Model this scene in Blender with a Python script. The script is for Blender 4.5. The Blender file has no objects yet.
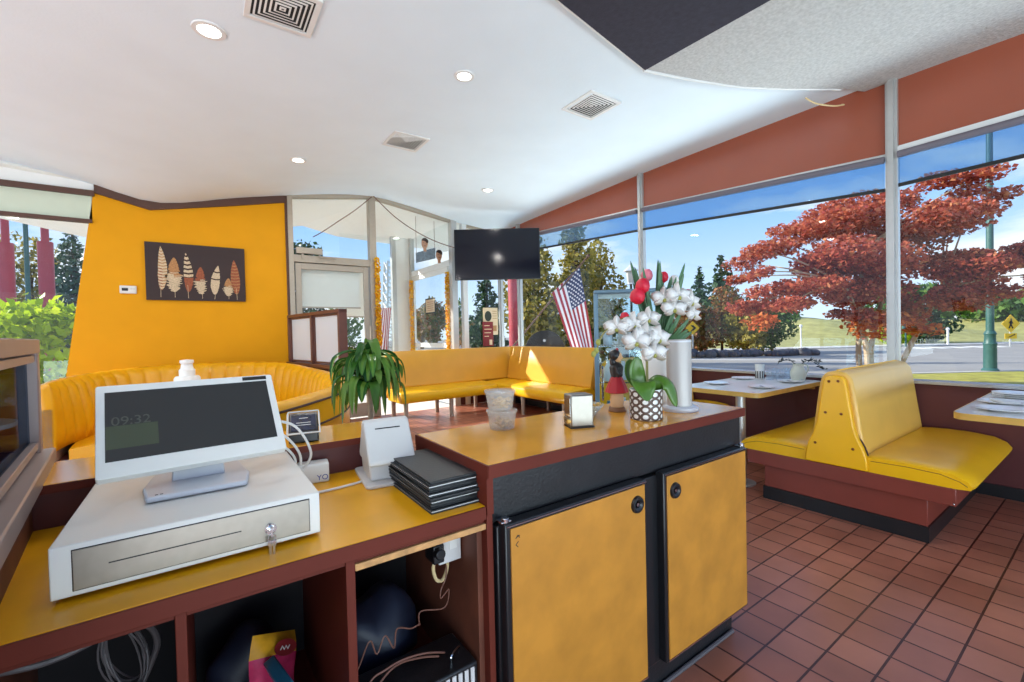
import bpy, bmesh, math, random
import numpy as np
from mathutils import Vector, Matrix
PI = math.pi
scene = bpy.context.scene
col = scene.collection

# ------------------------------------------------------------------ camera
# building axes: x runs along the service counter to the right, y runs away along the window wall
H = 1.45
YAW, PITCH, ROLL, FPX = math.radians(35.279), math.radians(-1.036), math.radians(-1.326), 442.8
fw = Vector((math.sin(YAW) * math.cos(PITCH), math.cos(YAW) * math.cos(PITCH), math.sin(PITCH)))
rt = Vector((math.cos(YAW), -math.sin(YAW), 0.0))
up = rt.cross(fw)
rt2 = rt * math.cos(ROLL) + up * math.sin(ROLL)
up2 = up * math.cos(ROLL) - rt * math.sin(ROLL)
cam_data = bpy.data.cameras.new('camera')
cam_data.sensor_width = 36.0
cam_data.lens = FPX / 1024 * 36.0
cam_data.clip_end = 500
cam_data.clip_start = 0.02
cam = bpy.data.objects.new('camera', cam_data)
col.objects.link(cam)
mw = Matrix((rt2, up2, -fw)).transposed().to_4x4()
mw.translation = Vector((0, 0, H))
cam.matrix_world = mw
scene.camera = cam

# ------------------------------------------------------------------ view, sky, sun, fill lamps
scene.view_settings.view_transform = 'Standard'
scene.view_settings.look = 'None'
scene.view_settings.gamma = 1.0
scene.view_settings.exposure = 0.42
scene.view_settings.use_curve_mapping = False

world = bpy.data.worlds.new('sky')
scene.world = world
world.use_nodes = True
wt = world.node_tree
wt.nodes.clear()
w_out = wt.nodes.new('ShaderNodeOutputWorld')
w_bg = wt.nodes.new('ShaderNodeBackground')
w_bg.inputs['Strength'].default_value = 1.0
w_tc = wt.nodes.new('ShaderNodeTexCoord')
w_sep = wt.nodes.new('ShaderNodeSeparateXYZ')
wt.links.new(w_tc.outputs['Generated'], w_sep.inputs[0])
w_ramp = wt.nodes.new('ShaderNodeValToRGB')
w_ramp.color_ramp.elements[0].position = 0.0
w_ramp.color_ramp.elements[0].color = (0.70, 0.84, 0.98, 1)
w_ramp.color_ramp.elements[1].position = 0.55
w_ramp.color_ramp.elements[1].color = (0.14, 0.32, 0.78, 1)
e = w_ramp.color_ramp.elements.new(0.22)
e.color = (0.30, 0.54, 0.94, 1)
wt.links.new(w_sep.outputs['Z'], w_ramp.inputs[0])
w_map = wt.nodes.new('ShaderNodeMapping')
w_map.inputs['Scale'].default_value = (1.5, 1.5, 5.0)
w_map.inputs['Location'].default_value = (0.35, 0.2, 0.1)
wt.links.new(w_tc.outputs['Generated'], w_map.inputs[0])
w_noise = wt.nodes.new('ShaderNodeTexNoise')
w_noise.inputs['Scale'].default_value = 1.7
w_noise.inputs['Detail'].default_value = 7
w_noise.inputs['Roughness'].default_value = 0.55
wt.links.new(w_map.outputs[0], w_noise.inputs['Vector'])
w_cr = wt.nodes.new('ShaderNodeValToRGB')
w_cr.color_ramp.elements[0].position = 0.50
w_cr.color_ramp.elements[0].color = (0, 0, 0, 1)
w_cr.color_ramp.elements[1].position = 0.64
w_cr.color_ramp.elements[1].color = (1, 1, 1, 1)
wt.links.new(w_noise.outputs['Fac'], w_cr.inputs[0])
w_mix = wt.nodes.new('ShaderNodeMixRGB')
w_mix.inputs[2].default_value = (0.92, 0.94, 0.98, 1)
wt.links.new(w_cr.outputs[0], w_mix.inputs[0])
wt.links.new(w_ramp.outputs[0], w_mix.inputs[1])
wt.links.new(w_mix.outputs[0], w_bg.inputs['Color'])
wt.links.new(w_bg.outputs[0], w_out.inputs[0])

sun_l = bpy.data.lights.new('sun', 'SUN')
sun_l.energy = 6.0
sun_l.angle = math.radians(0.6)
sun_l.color = (1.0, 0.94, 0.84)
sun = bpy.data.objects.new('sun', sun_l)
col.objects.link(sun)
SUN_DIR = Vector((-0.60, 0.66, 0.43)).normalized()
sun.rotation_euler = SUN_DIR.to_track_quat('Z', 'Y').to_euler()

def area(name, loc, aim, size, size_y, power, color=(1, 1, 1)):
    l = bpy.data.lights.new(name, 'AREA')
    l.shape = 'RECTANGLE'
    l.size, l.size_y = size, size_y
    l.energy = power
    l.color = color
    o = bpy.data.objects.new(name, l)
    col.objects.link(o)
    o.location = loc
    o.rotation_euler = (Vector(loc) - Vector(aim)).to_track_quat('Z', 'Y').to_euler()
    return o
# soft fill lamp added behind the camera to brighten the room
area('fill_rear', (-1.0, -5.5, 1.6), (1.6, 3.5, 1.9), 11.0, 3.0, 60, (0.97, 0.985, 1.0))
# three unseen fill lamps, added and aimed upward to lift the ceiling
area('fill_up_rear', (0.5, -4.2, 0.3), (0.8, -2.6, 3.6), 9.0, 2.6, 540, (0.72, 0.92, 1.0))
area('fill_up_side', (-5.6, 3.6, 0.2), (-2.2, 5.0, 3.6), 9.0, 2.2, 260, (0.78, 0.94, 1.0))
area('fill_up_window', (6.7, 4.2, 0.0), (3.6, 4.8, 3.6), 8.5, 1.6, 340, (0.82, 0.95, 1.0))

# ------------------------------------------------------------------ materials
def lin(c):
    return tuple(((x / 255) / 12.92 if x / 255 <= 0.04045 else ((x / 255 + 0.055) / 1.055) ** 2.4) for x in c) + (1.0,)

def setin(n, k, v):
    if k in n.inputs:
        n.inputs[k].default_value = v

def mat(name, rgb, rough=0.5, metal=0.0, noise=0.0, nscale=8.0, bump=0.0, bscale=60.0, spec=0.5, coat=0.0, trans=0.0):
    """procedural surface: base colour broken by noise, optional bump"""
    m = bpy.data.materials.new(name)
    m.use_nodes = True
    nt = m.node_tree
    b = nt.nodes['Principled BSDF']
    c = lin(rgb)
    b.inputs['Roughness'].default_value = rough
    b.inputs['Metallic'].default_value = metal
    setin(b, 'Specular IOR Level', spec)
    setin(b, 'Coat Weight', coat)
    setin(b, 'Coat Roughness', 0.12)
    setin(b, 'Transmission Weight', trans)
    tc = nt.nodes.new('ShaderNodeTexCoord')
    n = nt.nodes.new('ShaderNodeTexNoise')
    n.inputs['Scale'].default_value = nscale
    n.inputs['Detail'].default_value = 5
    nt.links.new(tc.outputs['Object'], n.inputs['Vector'])
    r = nt.nodes.new('ShaderNodeValToRGB')
    a = max(noise, 0.015)
    r.color_ramp.elements[0].color = tuple(x * (1 - a) for x in c[:3]) + (1,)
    r.color_ramp.elements[0].position = 0.3
    r.color_ramp.elements[1].color = tuple(min(1, x * (1 + a)) for x in c[:3]) + (1,)
    r.color_ramp.elements[1].position = 0.7
    nt.links.new(n.outputs['Fac'], r.inputs[0])
    nt.links.new(r.outputs[0], b.inputs['Base Color'])
    if bump > 0:
        n2 = nt.nodes.new('ShaderNodeTexNoise')
        n2.inputs['Scale'].default_value = bscale
        n2.inputs['Detail'].default_value = 4
        nt.links.new(tc.outputs['Object'], n2.inputs['Vector'])
        bp = nt.nodes.new('ShaderNodeBump')
        bp.inputs['Strength'].default_value = bump
        bp.inputs['Distance'].default_value = 0.01
        nt.links.new(n2.outputs['Fac'], bp.inputs['Height'])
        nt.links.new(bp.outputs[0], b.inputs['Normal'])
    return m

def glass_mat(name, tint=(1, 1, 1), refl=0.06, rough=0.0, frost=0.0, frostcol=(0.9, 0.9, 0.9), grazing=0.8):
    """thin pane: clear, with a grazing reflection; frost adds a diffuse veil"""
    m = bpy.data.materials.new(name)
    m.use_nodes = True
    nt = m.node_tree
    nt.nodes.clear()
    out = nt.nodes.new('ShaderNodeOutputMaterial')
    t = nt.nodes.new('ShaderNodeBsdfTransparent')
    t.inputs[0].default_value = tuple(tint) + (1,)
    g = nt.nodes.new('ShaderNodeBsdfGlossy')
    g.inputs['Roughness'].default_value = rough
    lw = nt.nodes.new('ShaderNodeLayerWeight')
    lw.inputs['Blend'].default_value = 0.5
    pw = nt.nodes.new('ShaderNodeMath')
    pw.operation = 'POWER'
    pw.inputs[1].default_value = 5.0
    nt.links.new(lw.outputs['Facing'], pw.inputs[0])
    fr = nt.nodes.new('ShaderNodeMath')
    fr.operation = 'MULTIPLY_ADD'
    fr.inputs[1].default_value = grazing - refl
    fr.inputs[2].default_value = refl * 0.4
    nt.links.new(pw.outputs[0], fr.inputs[0])
    mx = nt.nodes.new('ShaderNodeMixShader')
    nt.links.new(fr.outputs[0], mx.inputs[0])
    nt.links.new(t.outputs[0], mx.inputs[1])
    nt.links.new(g.outputs[0], mx.inputs[2])
    last = mx
    if frost > 0:
        d = nt.nodes.new('ShaderNodeBsdfDiffuse')
        d.inputs[0].default_value = tuple(frostcol) + (1,)
        tl = nt.nodes.new('ShaderNodeBsdfTranslucent')
        tl.inputs[0].default_value = tuple(frostcol) + (1,)
        ad = nt.nodes.new('ShaderNodeMixShader')
        nt.links.new(d.outputs[0], ad.inputs[1])
        nt.links.new(tl.outputs[0], ad.inputs[2])
        m2 = nt.nodes.new('ShaderNodeMixShader')
        m2.inputs[0].default_value = frost
        nt.links.new(mx.outputs[0], m2.inputs[1])
        nt.links.new(ad.outputs[0], m2.inputs[2])
        last = m2
    nt.links.new(last.outputs[0], out.inputs[0])
    return m

def emit_mat(name, rgb, strength):
    m = bpy.data.materials.new(name)
    m.use_nodes = True
    nt = m.node_tree
    b = nt.nodes['Principled BSDF']
    b.inputs['Base Color'].default_value = lin(rgb)
    b.inputs['Emission Color'].default_value = lin(rgb)
    b.inputs['Emission Strength'].default_value = strength
    return m

def leaf_mat(name, colors, transl=0.35, rough=0.5):
    """each leaf its own tint from a ramp"""
    m = bpy.data.materials.new(name)
    m.use_nodes = True
    nt = m.node_tree
    nt.nodes.clear()
    out = nt.nodes.new('ShaderNodeOutputMaterial')
    geo = nt.nodes.new('ShaderNodeNewGeometry')
    r = nt.nodes.new('ShaderNodeValToRGB')
    els = r.color_ramp.elements
    while len(els) < len(colors):
        els.new(0.5)
    for i, c in enumerate(colors):
        els[i].position = i / max(1, len(colors) - 1)
        els[i].color = lin(c)
    nt.links.new(geo.outputs['Random Per Island'], r.inputs[0])
    d = nt.nodes.new('ShaderNodeBsdfPrincipled')
    d.inputs['Roughness'].default_value = rough
    setin(d, 'Specular IOR Level', 0.25)
    t = nt.nodes.new('ShaderNodeBsdfTranslucent')
    nt.links.new(r.outputs[0], d.inputs['Base Color'])
    nt.links.new(r.outputs[0], t.inputs[0])
    mx = nt.nodes.new('ShaderNodeMixShader')
    mx.inputs[0].default_value = transl
    nt.links.new(d.outputs[0], mx.inputs[1])
    nt.links.new(t.outputs[0], mx.inputs[2])
    nt.links.new(mx.outputs[0], out.inputs[0])
    return m

def tile_mat():
    m = bpy.data.materials.new('quarry_tile')
    m.use_nodes = True
    nt = m.node_tree
    b = nt.nodes['Principled BSDF']
    tc = nt.nodes.new('ShaderNodeTexCoord')
    mp = nt.nodes.new('ShaderNodeMapping')
    mp.inputs['Location'].default_value = (-(2.0656 % 0.1777), -(0.9767 % 0.1777), 0)
    br = nt.nodes.new('ShaderNodeTexBrick')
    br.offset = 0.0
    br.squash = 1.0
    br.inputs['Scale'].default_value = 1.0
    br.inputs['Brick Width'].default_value = 0.1777
    br.inputs['Row Height'].default_value = 0.1777
    br.inputs['Mortar Size'].default_value = 0.0052
    br.inputs['Mortar Smooth'].default_value = 0.2
    br.inputs['Bias'].default_value = 0.0
    br.inputs['Color1'].default_value = lin((184, 118, 94))
    br.inputs['Color2'].default_value = lin((162, 98, 76))
    br.inputs['Mortar'].default_value = lin((78, 40, 30))
    nt.links.new(tc.outputs['Object'], mp.inputs[0])
    nt.links.new(mp.outputs[0], br.inputs['Vector'])
    n = nt.nodes.new('ShaderNodeTexNoise')
    n.inputs['Scale'].default_value = 2.2
    n.inputs['Detail'].default_value = 6
    nt.links.new(tc.outputs['Object'], n.inputs['Vector'])
    r = nt.nodes.new('ShaderNodeValToRGB')
    r.color_ramp.elements[0].position = 0.3
    r.color_ramp.elements[0].color = (0.75, 0.75, 0.75, 1)
    r.color_ramp.elements[1].position = 0.72
    r.color_ramp.elements[1].color = (1.1, 1.1, 1.1, 1)
    nt.links.new(n.outputs['Fac'], r.inputs[0])
    mu = nt.nodes.new('ShaderNodeMixRGB')
    mu.blend_type = 'MULTIPLY'
    mu.inputs[0].default_value = 1.0
    nt.links.new(br.outputs['Color'], mu.inputs[1])
    nt.links.new(r.outputs[0], mu.inputs[2])
    nt.links.new(mu.outputs[0], b.inputs['Base Color'])
    b.inputs['Roughness'].default_value = 0.36
    bp = nt.nodes.new('ShaderNodeBump')
    bp.inputs['Strength'].default_value = 0.5
    bp.inputs['Distance'].default_value = 0.004
    bp.invert = True
    nt.links.new(br.outputs['Fac'], bp.inputs['Height'])
    nt.links.new(bp.outputs[0], b.inputs['Normal'])
    return m

M = {}
M['ceiling'] = mat('ceiling_plaster', (228, 240, 248), 0.9, noise=0.02, nscale=2, bump=0.12, bscale=45)
M['stucco'] = mat('stucco', (192, 191, 189), 0.95, noise=0.14, nscale=42, bump=1.0, bscale=48)
M['navy'] = mat('navy_felt', (52, 50, 62), 0.95, noise=0.15, nscale=25, bump=0.2, bscale=80)
M['wall_yellow'] = mat('yellow_paint', (229, 158, 6), 0.6, noise=0.03, nscale=3, spec=0.2)
M['brown_trim'] = mat('brown_trim', (84, 54, 42), 0.55, noise=0.1)
M['fascia'] = mat('rust_panel', (160, 86, 64), 0.06, noise=0.05, nscale=2, spec=0.5)
M['maroon'] = mat('maroon_paint', (88, 38, 38), 0.5, noise=0.06, nscale=4)
M['maroon_lam'] = mat('maroon_laminate', (100, 40, 28), 0.55, noise=0.1, nscale=6, spec=0.22)
M['rail_red'] = mat('brick_red_laminate', (126, 56, 44), 0.38, noise=0.06, nscale=5)
M['alu'] = mat('aluminium', (196, 196, 194), 0.35, metal=0.55, noise=0.03, nscale=20)
M['alu_warm'] = mat('bronzed_aluminium', (176, 164, 148), 0.4, metal=0.4, noise=0.04, nscale=20)
M['white_frame'] = mat('white_frame', (226, 227, 226), 0.5)
M['laminate'] = mat('golden_laminate', (232, 164, 12), 0.28, noise=0.10, nscale=5, spec=0.35)
M['laminate_bar'] = mat('amber_laminate', (230, 162, 52), 0.12, noise=0.10, nscale=6, spec=0.45, coat=0.1)
M['door_lam'] = mat('tan_laminate', (190, 128, 44), 0.42, noise=0.14, nscale=9)
M['black'] = mat('black_plastic', (24, 25, 28), 0.35, noise=0.1)
M['black_vinyl'] = mat('black_vinyl', (30, 30, 32), 0.36, noise=0.2, nscale=14, bump=0.12, bscale=90)
M['black_leather'] = mat('black_leatherette', (34, 36, 38), 0.42, noise=0.1, nscale=30, bump=0.15, bscale=160)
M['paper'] = mat('paper', (226, 224, 218), 0.8)
M['chrome'] = mat('chrome', (205, 206, 208), 0.14, metal=1.0)
M['steel'] = mat('brushed_steel', (150, 143, 134), 0.36, metal=0.85, noise=0.05, nscale=40)
M['white_plastic'] = mat('white_plastic', (222, 220, 214), 0.3, noise=0.015)
M['grey_plastic'] = mat('light_grey_plastic', (206, 203, 200), 0.4)
M['base_grey'] = mat('silver_plastic', (204, 206, 212), 0.32)
M['reader_white'] = mat('soft_white_plastic', (206, 204, 200), 0.4)
M['screen'] = mat('dark_display', (34, 35, 36), 0.12, noise=0.04, nscale=3, spec=0.4)
M['clock'] = mat('dim_display_digits', (60, 64, 54), 0.3)
M['display_green'] = mat('display_green', (52, 62, 40), 0.14)
M['terminal_screen'] = mat('terminal_screen', (28, 36, 62), 0.25, noise=0.5, nscale=40)
M['tv'] = mat('tv_glass', (16, 18, 30), 0.10, spec=0.35)
M['vinyl'] = mat('yellow_vinyl', (240, 182, 22), 0.3, noise=0.05, nscale=3, bump=0.05, bscale=140, spec=0.38)
M['vinyl_side'] = mat('yellow_vinyl_end', (242, 180, 16), 0.3, noise=0.04, nscale=4, bump=0.05, bscale=140)
M['vinyl_back'] = mat('tan_vinyl', (232, 182, 84), 0.3, noise=0.05, nscale=3, bump=0.05, bscale=140)
M['vinyl_wait'] = mat('amber_vinyl', (228, 166, 52), 0.3, noise=0.05, nscale=3, bump=0.05, bscale=140)
M['vinyl_booth'] = mat('orange_yellow_vinyl', (234, 168, 16), 0.3, noise=0.04, nscale=4, bump=0.04, bscale=140)
M['piping'] = mat('dark_piping', (58, 30, 26), 0.5)
M['seam'] = mat('dark_yellow_seam', (150, 100, 16), 0.5)
M['button'] = mat('brass_button', (120, 60, 20), 0.35, metal=0.3)
M['booth_base'] = mat('blush_laminate', (196, 160, 140), 0.45, noise=0.06)
M['table_white'] = mat('white_laminate', (236, 236, 234), 0.18, noise=0.02, nscale=10, coat=0.2)
M['table_edge'] = mat('maple_edge', (218, 172, 84), 0.4, noise=0.1, nscale=12)
M['china'] = mat('white_china', (240, 240, 238), 0.15, coat=0.3)
M['cutlery'] = mat('dark_cutlery', (58, 58, 60), 0.3, metal=0.6)
M['clear'] = glass_mat('clear_pane', (0.97, 0.985, 0.98), 0.05)
M['clear_blue'] = glass_mat('cabinet_glass', (0.86, 0.93, 0.95), 0.08)
M['shade_film'] = glass_mat('blue_shade_film', (0.60, 0.74, 0.86), 0.06, frost=0.16, frostcol=(0.35, 0.5, 0.68))
M['frosted'] = glass_mat('frosted_pane', (0.95, 0.97, 1), 0.05, frost=0.75, frostcol=(0.98, 0.985, 0.99))
M['dark_glass'] = glass_mat('dim_glass', (0.16, 0.22, 0.30), 0.10, grazing=0.2)
M['drink_glass'] = glass_mat('drinking_glass', (0.86, 0.92, 0.97), 0.12, frost=0.2, frostcol=(0.86, 0.91, 0.96))
M['cover'] = glass_mat('clear_cover_plastic', (0.95, 0.97, 0.98), 0.07, frost=0.03)
M['tub'] = glass_mat('cloudy_plastic', (0.94, 0.94, 0.92), 0.05, 0.1, frost=0.24, frostcol=(0.92, 0.91, 0.9))
M['shade_white'] = mat('white_shade_cloth', (232, 233, 228), 0.9)
M['shade_roll'] = mat('grey_shade_roller', (112, 106, 116), 0.5)
M['lens'] = emit_mat('lamp_lens', (255, 250, 240), 6.0)
M['vent'] = mat('white_metal', (226, 225, 222), 0.45)
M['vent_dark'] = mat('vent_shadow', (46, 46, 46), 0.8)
M['wood_raw'] = mat('raw_plywood', (196, 146, 92), 0.7, noise=0.25, nscale=30)
M['cab_in'] = mat('cabinet_interior', (104, 56, 38), 0.6, noise=0.2, nscale=9)
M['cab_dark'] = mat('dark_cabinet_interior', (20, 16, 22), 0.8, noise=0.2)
M['frame_brown'] = mat('brown_frame', (104, 64, 52), 0.4, noise=0.1)
M['frame_taupe'] = mat('taupe_frame', (164, 146, 140), 0.38, metal=0.3, noise=0.05)
M['cord_white'] = mat('white_cord', (222, 220, 216), 0.5)
M['cord_grey'] = mat('grey_cord', (92, 86, 88), 0.5)
M['cord_copper'] = mat('copper_cord', (112, 72, 58), 0.45)
M['cord_cream'] = mat('cream_cord', (214, 190, 140), 0.5)
M['blue_mark'] = mat('blue_print', (34, 56, 150), 0.5)
M['red'] = mat('red_fabric', (172, 24, 32), 0.45, noise=0.1)
M['skin_wood'] = mat('pale_wood', (214, 170, 124), 0.5, noise=0.08)
M['brown_wood'] = mat('brown_wood', (128, 84, 48), 0.5, noise=0.15)
M['white_ceramic'] = mat('white_ceramic', (236, 235, 230), 0.3)
M['ribbed_ceramic'] = mat('celadon_ceramic', (208, 212, 198), 0.35)
M['speaker'] = mat('pale_metal', (180, 175, 170), 0.4, metal=0.15)
M['orchid_leaf'] = mat('orchid_leaf', (74, 112, 34), 0.32, noise=0.2, nscale=14)
M['stem'] = mat('stem_green', (128, 120, 58), 0.5, noise=0.15)
M['petal_white'] = mat('white_petal', (222, 219, 214), 0.55, noise=0.02)
M['petal_red'] = mat('red_petal', (206, 26, 54), 0.45, noise=0.12)
M['petal_pink'] = mat('pink_petal', (226, 120, 136), 0.5, noise=0.1)
M['bud'] = mat('green_bud', (150, 150, 70), 0.5)
M['soil'] = mat('moss', (92, 76, 48), 0.9, noise=0.3, nscale=40)
M['pattern'] = mat('brown_print', (88, 66, 54), 0.5)
M['drac'] = leaf_mat('dracaena_leaf', [(30, 76, 28), (52, 106, 38), (124, 160, 70), (36, 84, 42), (78, 128, 48)], 0.3, 0.2)
M['drac_stripe'] = leaf_mat('dracaena_stripe', [(112, 150, 58), (90, 134, 50), (150, 176, 90)], 0.3, 0.2)
M['tulip_leaf'] = mat('tulip_leaf', (66, 104, 66), 0.45, noise=0.2)
M['bark'] = mat('pale_bark', (188, 166, 138), 0.9, noise=0.25, nscale=12, bump=0.4, bscale=40)
M['bark_dark'] = mat('dark_bark', (84, 66, 52), 0.9, noise=0.25, nscale=12, bump=0.4, bscale=40)
M['asphalt'] = mat('asphalt', (150, 146, 140), 0.9, noise=0.08, nscale=0.6, bump=0.2, bscale=40)
M['concrete'] = mat('concrete', (190, 186, 180), 0.9, noise=0.06, nscale=2)
M['concrete_light'] = mat('pale_concrete', (222, 219, 212), 0.9, noise=0.05, nscale=2)
M['lawn'] = mat('lawn', (160, 154, 62), 0.95, noise=0.3, nscale=3, bump=0.6, bscale=30)
M['dry_grass'] = mat('dry_grass', (158, 154, 92), 0.95, noise=0.2, nscale=1.2, bump=0.6, bscale=20)
M['paint_white'] = mat('road_paint', (226, 224, 218), 0.8)
M['teal'] = mat('teal_paint', (52, 94, 90), 0.45, noise=0.08)
M['sign_yellow'] = mat('sign_yellow', (246, 196, 14), 0.45)
M['sign_black'] = mat('sign_black', (24, 24, 24), 0.5)
M['pole_red'] = mat('red_column_paint', (176, 62, 74), 0.45, noise=0.08, nscale=4)
M['soffit'] = mat('white_soffit', (244, 244, 240), 0.85, noise=0.02)
M['soffit_green'] = mat('pale_green_panel', (206, 216, 196), 0.8)
M['garland'] = leaf_mat('marigold_petals', [(246, 190, 30), (250, 210, 60), (236, 150, 16)], 0.25)
M['flag_red'] = mat('flag_red', (160, 38, 52), 0.7)
M['flag_white'] = mat('flag_white', (224, 214, 214), 0.7)
M['flag_blue'] = mat('flag_blue', (40, 44, 82), 0.7)
M['poster'] = mat('beige_print', (226, 200, 160), 0.7)
M['poster_red'] = mat('dark_red_print', (128, 24, 26), 0.6)
M['poster_ink'] = mat('dark_print', (46, 52, 40), 0.7)
M['canvas'] = mat('dark_canvas', (56, 42, 42), 0.75, noise=0.08, nscale=6)
M['f_cream'] = mat('cream_print', (206, 184, 152), 0.8, noise=0.2, nscale=60)
M['f_tan'] = mat('tan_print', (176, 128, 82), 0.8, noise=0.25, nscale=60)
M['f_brown'] = mat('brown_feather_print', (150, 84, 56), 0.8, noise=0.3, nscale=60)
M['f_dark'] = mat('dark_feather_print', (66, 42, 34), 0.8)
M['bag_pink'] = mat('pink_foil', (196, 52, 92), 0.25, noise=0.25, nscale=30)
M['bag_yellow'] = mat('yellow_foil', (222, 160, 40), 0.25, noise=0.15, nscale=30)
M['bag_blue'] = mat('blue_plastic', (40, 110, 140), 0.35, noise=0.2)
M['bag_navy'] = mat('navy_plastic', (20, 26, 44), 0.5, noise=0.2, nscale=20)
M['dried'] = mat('tan_noodles', (206, 162, 92), 0.6, noise=0.3, nscale=50)
M['person_hair'] = mat('dark_hair_print', (54, 36, 30), 0.7)
M['person_skin'] = mat('skin_print', (196, 142, 112), 0.7)
M['sign_print'] = mat('speckled_print', (120, 132, 146), 0.7, noise=0.6, nscale=60)
M['tile'] = tile_mat()

# ------------------------------------------------------------------ mesh helpers
class MB:
    """collects shapes into one mesh"""
    def __init__(self):
        self.v, self.f, self.mi = [], [], []
        self.cur = 0
    def add(self, vs, fs):
        o = len(self.v)
        self.v += [tuple(x) for x in vs]
        self.f += [tuple(i + o for i in f) for f in fs]
        self.mi += [self.cur] * len(fs)
        return self
    def box(self, x0, x1, y0, y1, z0, z1):
        vs = [(x, y, z) for z in (z0, z1) for y in (y0, y1) for x in (x0, x1)]
        return self.add(vs, [(0, 2, 3, 1), (4, 5, 7, 6), (0, 1, 5, 4), (2, 6, 7, 3), (0, 4, 6, 2), (1, 3, 7, 5)])
    def hexa(self, bottom, top):
        vs = list(bottom) + list(top)
        return self.add(vs, [(3, 2, 1, 0), (4, 5, 6, 7), (0, 1, 5, 4), (1, 2, 6, 5), (2, 3, 7, 6), (3, 0, 4, 7)])
    def prism(self, poly, z0, z1, axis='z'):
        n = len(poly)
        def P(p, h):
            if axis == 'z': return (p[0], p[1], h)
            if axis == 'x': return (h, p[0], p[1])
            return (p[0], h, p[1])
        vs = [P(p, z0) for p in poly] + [P(p, z1) for p in poly]
        fs = [tuple(reversed(range(n))), tuple(range(n, 2 * n))]
        fs += [(i, (i + 1) % n, n + (i + 1) % n, n + i) for i in range(n)]
        return self.add(vs, fs)
    def frame(self, p):
        p = Vector(p).normalized()
        a = Vector((0, 0, 1)) if abs(p.z) < 0.9 else Vector((1, 0, 0))
        x = a.cross(p).normalized()
        return x, p.cross(x)
    def cyl(self, p0, p1, r0, r1=None, n=16):
        r1 = r0 if r1 is None else r1
        p0, p1 = Vector(p0), Vector(p1)
        x, y = self.frame(p1 - p0)
        vs = []
        for p, r in ((p0, r0), (p1, r1)):
            for i in range(n):
                a = 2 * PI * i / n
                vs.append(p + x * (r * math.cos(a)) + y * (r * math.sin(a)))
        fs = [tuple(reversed(range(n))), tuple(range(n, 2 * n))]
        fs += [(i, (i + 1) % n, n + (i + 1) % n, n + i) for i in range(n)]
        return self.add(vs, fs)
    def lathe(self, prof, c=(0, 0, 0), n=24, ribs=0, rib=0.0, twist=0.0):
        vs, fs = [], []
        for (r, z) in prof:
            for i in range(n):
                a = 2 * PI * i / n
                rr = r * (1 + rib * math.cos(ribs * (a + twist * z))) if ribs else r
                vs.append((c[0] + rr * math.cos(a), c[1] + rr * math.sin(a), c[2] + z))
        k = len(prof)
        for j in range(k - 1):
            for i in range(n):
                fs.append((j * n + i, j * n + (i + 1) % n, (j + 1) * n + (i + 1) % n, (j + 1) * n + i))
        fs.append(tuple(reversed(range(n))))
        fs.append(tuple(range((k - 1) * n, k * n)))
        return self.add(vs, fs)
    def ball(self, c, r, n=12, m=8, sc=(1, 1, 1)):
        prof = [(max(1e-4, math.sin(PI * j / m)), -math.cos(PI * j / m)) for j in range(m + 1)]
        vs, fs = [], []
        for (q, z) in prof:
            for i in range(n):
                a = 2 * PI * i / n
                vs.append((c[0] + r * sc[0] * q * math.cos(a), c[1] + r * sc[1] * q * math.sin(a), c[2] + r * sc[2] * z))
        for j in range(m):
            for i in range(n):
                fs.append((j * n + i, j * n + (i + 1) % n, (j + 1) * n + (i + 1) % n, (j + 1) * n + i))
        return self.add(vs, fs)
    def tube(self, pts, r, n=8, taper=None):
        pts = [Vector(p) for p in pts]
        k = len(pts)
        vs, fs = [], []
        px = None
        for j, p in enumerate(pts):
            d = (pts[min(k - 1, j + 1)] - pts[max(0, j - 1)]).normalized()
            if px is None:
                x, y = self.frame(d)
            else:
                x = (px - d * px.dot(d))
                x = x.normalized() if x.length > 1e-6 else self.frame(d)[0]
                y = d.cross(x)
            px = x
            rr = r if taper is None else r + (taper - r) * j / (k - 1)
            for i in range(n):
                a = 2 * PI * i / n
                vs.append(p + x * (rr * math.cos(a)) + y * (rr * math.sin(a)))
        for j in range(k - 1):
            for i in range(n):
                fs.append((j * n + i, j * n + (i + 1) % n, (j + 1) * n + (i + 1) % n, (j + 1) * n + i))
        fs.append(tuple(reversed(range(n))))
        fs.append(tuple(range((k - 1) * n, k * n)))
        return self.add(vs, fs)
    def sweep(self, path, prof_fn, closed_prof=True):
        """path: list of (point, inward unit vector); prof_fn(i) -> list of (inward offset, z)"""
        vs, fs = [], []
        n = None
        for i, (p, d) in enumerate(path):
            pr = prof_fn(i)
            n = len(pr)
            for (o, z) in pr:
                vs.append((p[0] + d[0] * o, p[1] + d[1] * o, z))
        k = len(path)
        for j in range(k - 1):
            for i in range(n):
                fs.append((j * n + i, j * n + (i + 1) % n, (j + 1) * n + (i + 1) % n, (j + 1) * n + i))
        fs.append(tuple(reversed(range(n))))
        fs.append(tuple(range((k - 1) * n, k * n)))
        return self.add(vs, fs)
    def torus(self, c, R, r, axis='z', n=24, m=8):
        vs, fs = [], []
        for i in range(n):
            a = 2 * PI * i / n
            for j in range(m):
                b = 2 * PI * j / m
                q = R + r * math.cos(b)
                p = (q * math.cos(a), q * math.sin(a), r * math.sin(b))
                if axis == 'y': p = (p[0], p[2], p[1])
                if axis == 'x': p = (p[2], p[0], p[1])
                vs.append((c[0] + p[0], c[1] + p[1], c[2] + p[2]))
        for i in range(n):
            for j in range(m):
                fs.append((i * m + j, ((i + 1) % n) * m + j, ((i + 1) % n) * m + (j + 1) % m, i * m + (j + 1) % m))
        return self.add(vs, fs)
    def xf(self, start, mtx):
        for i in range(start, len(self.v)):
            self.v[i] = tuple(mtx @ Vector(self.v[i]))
        return self
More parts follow.
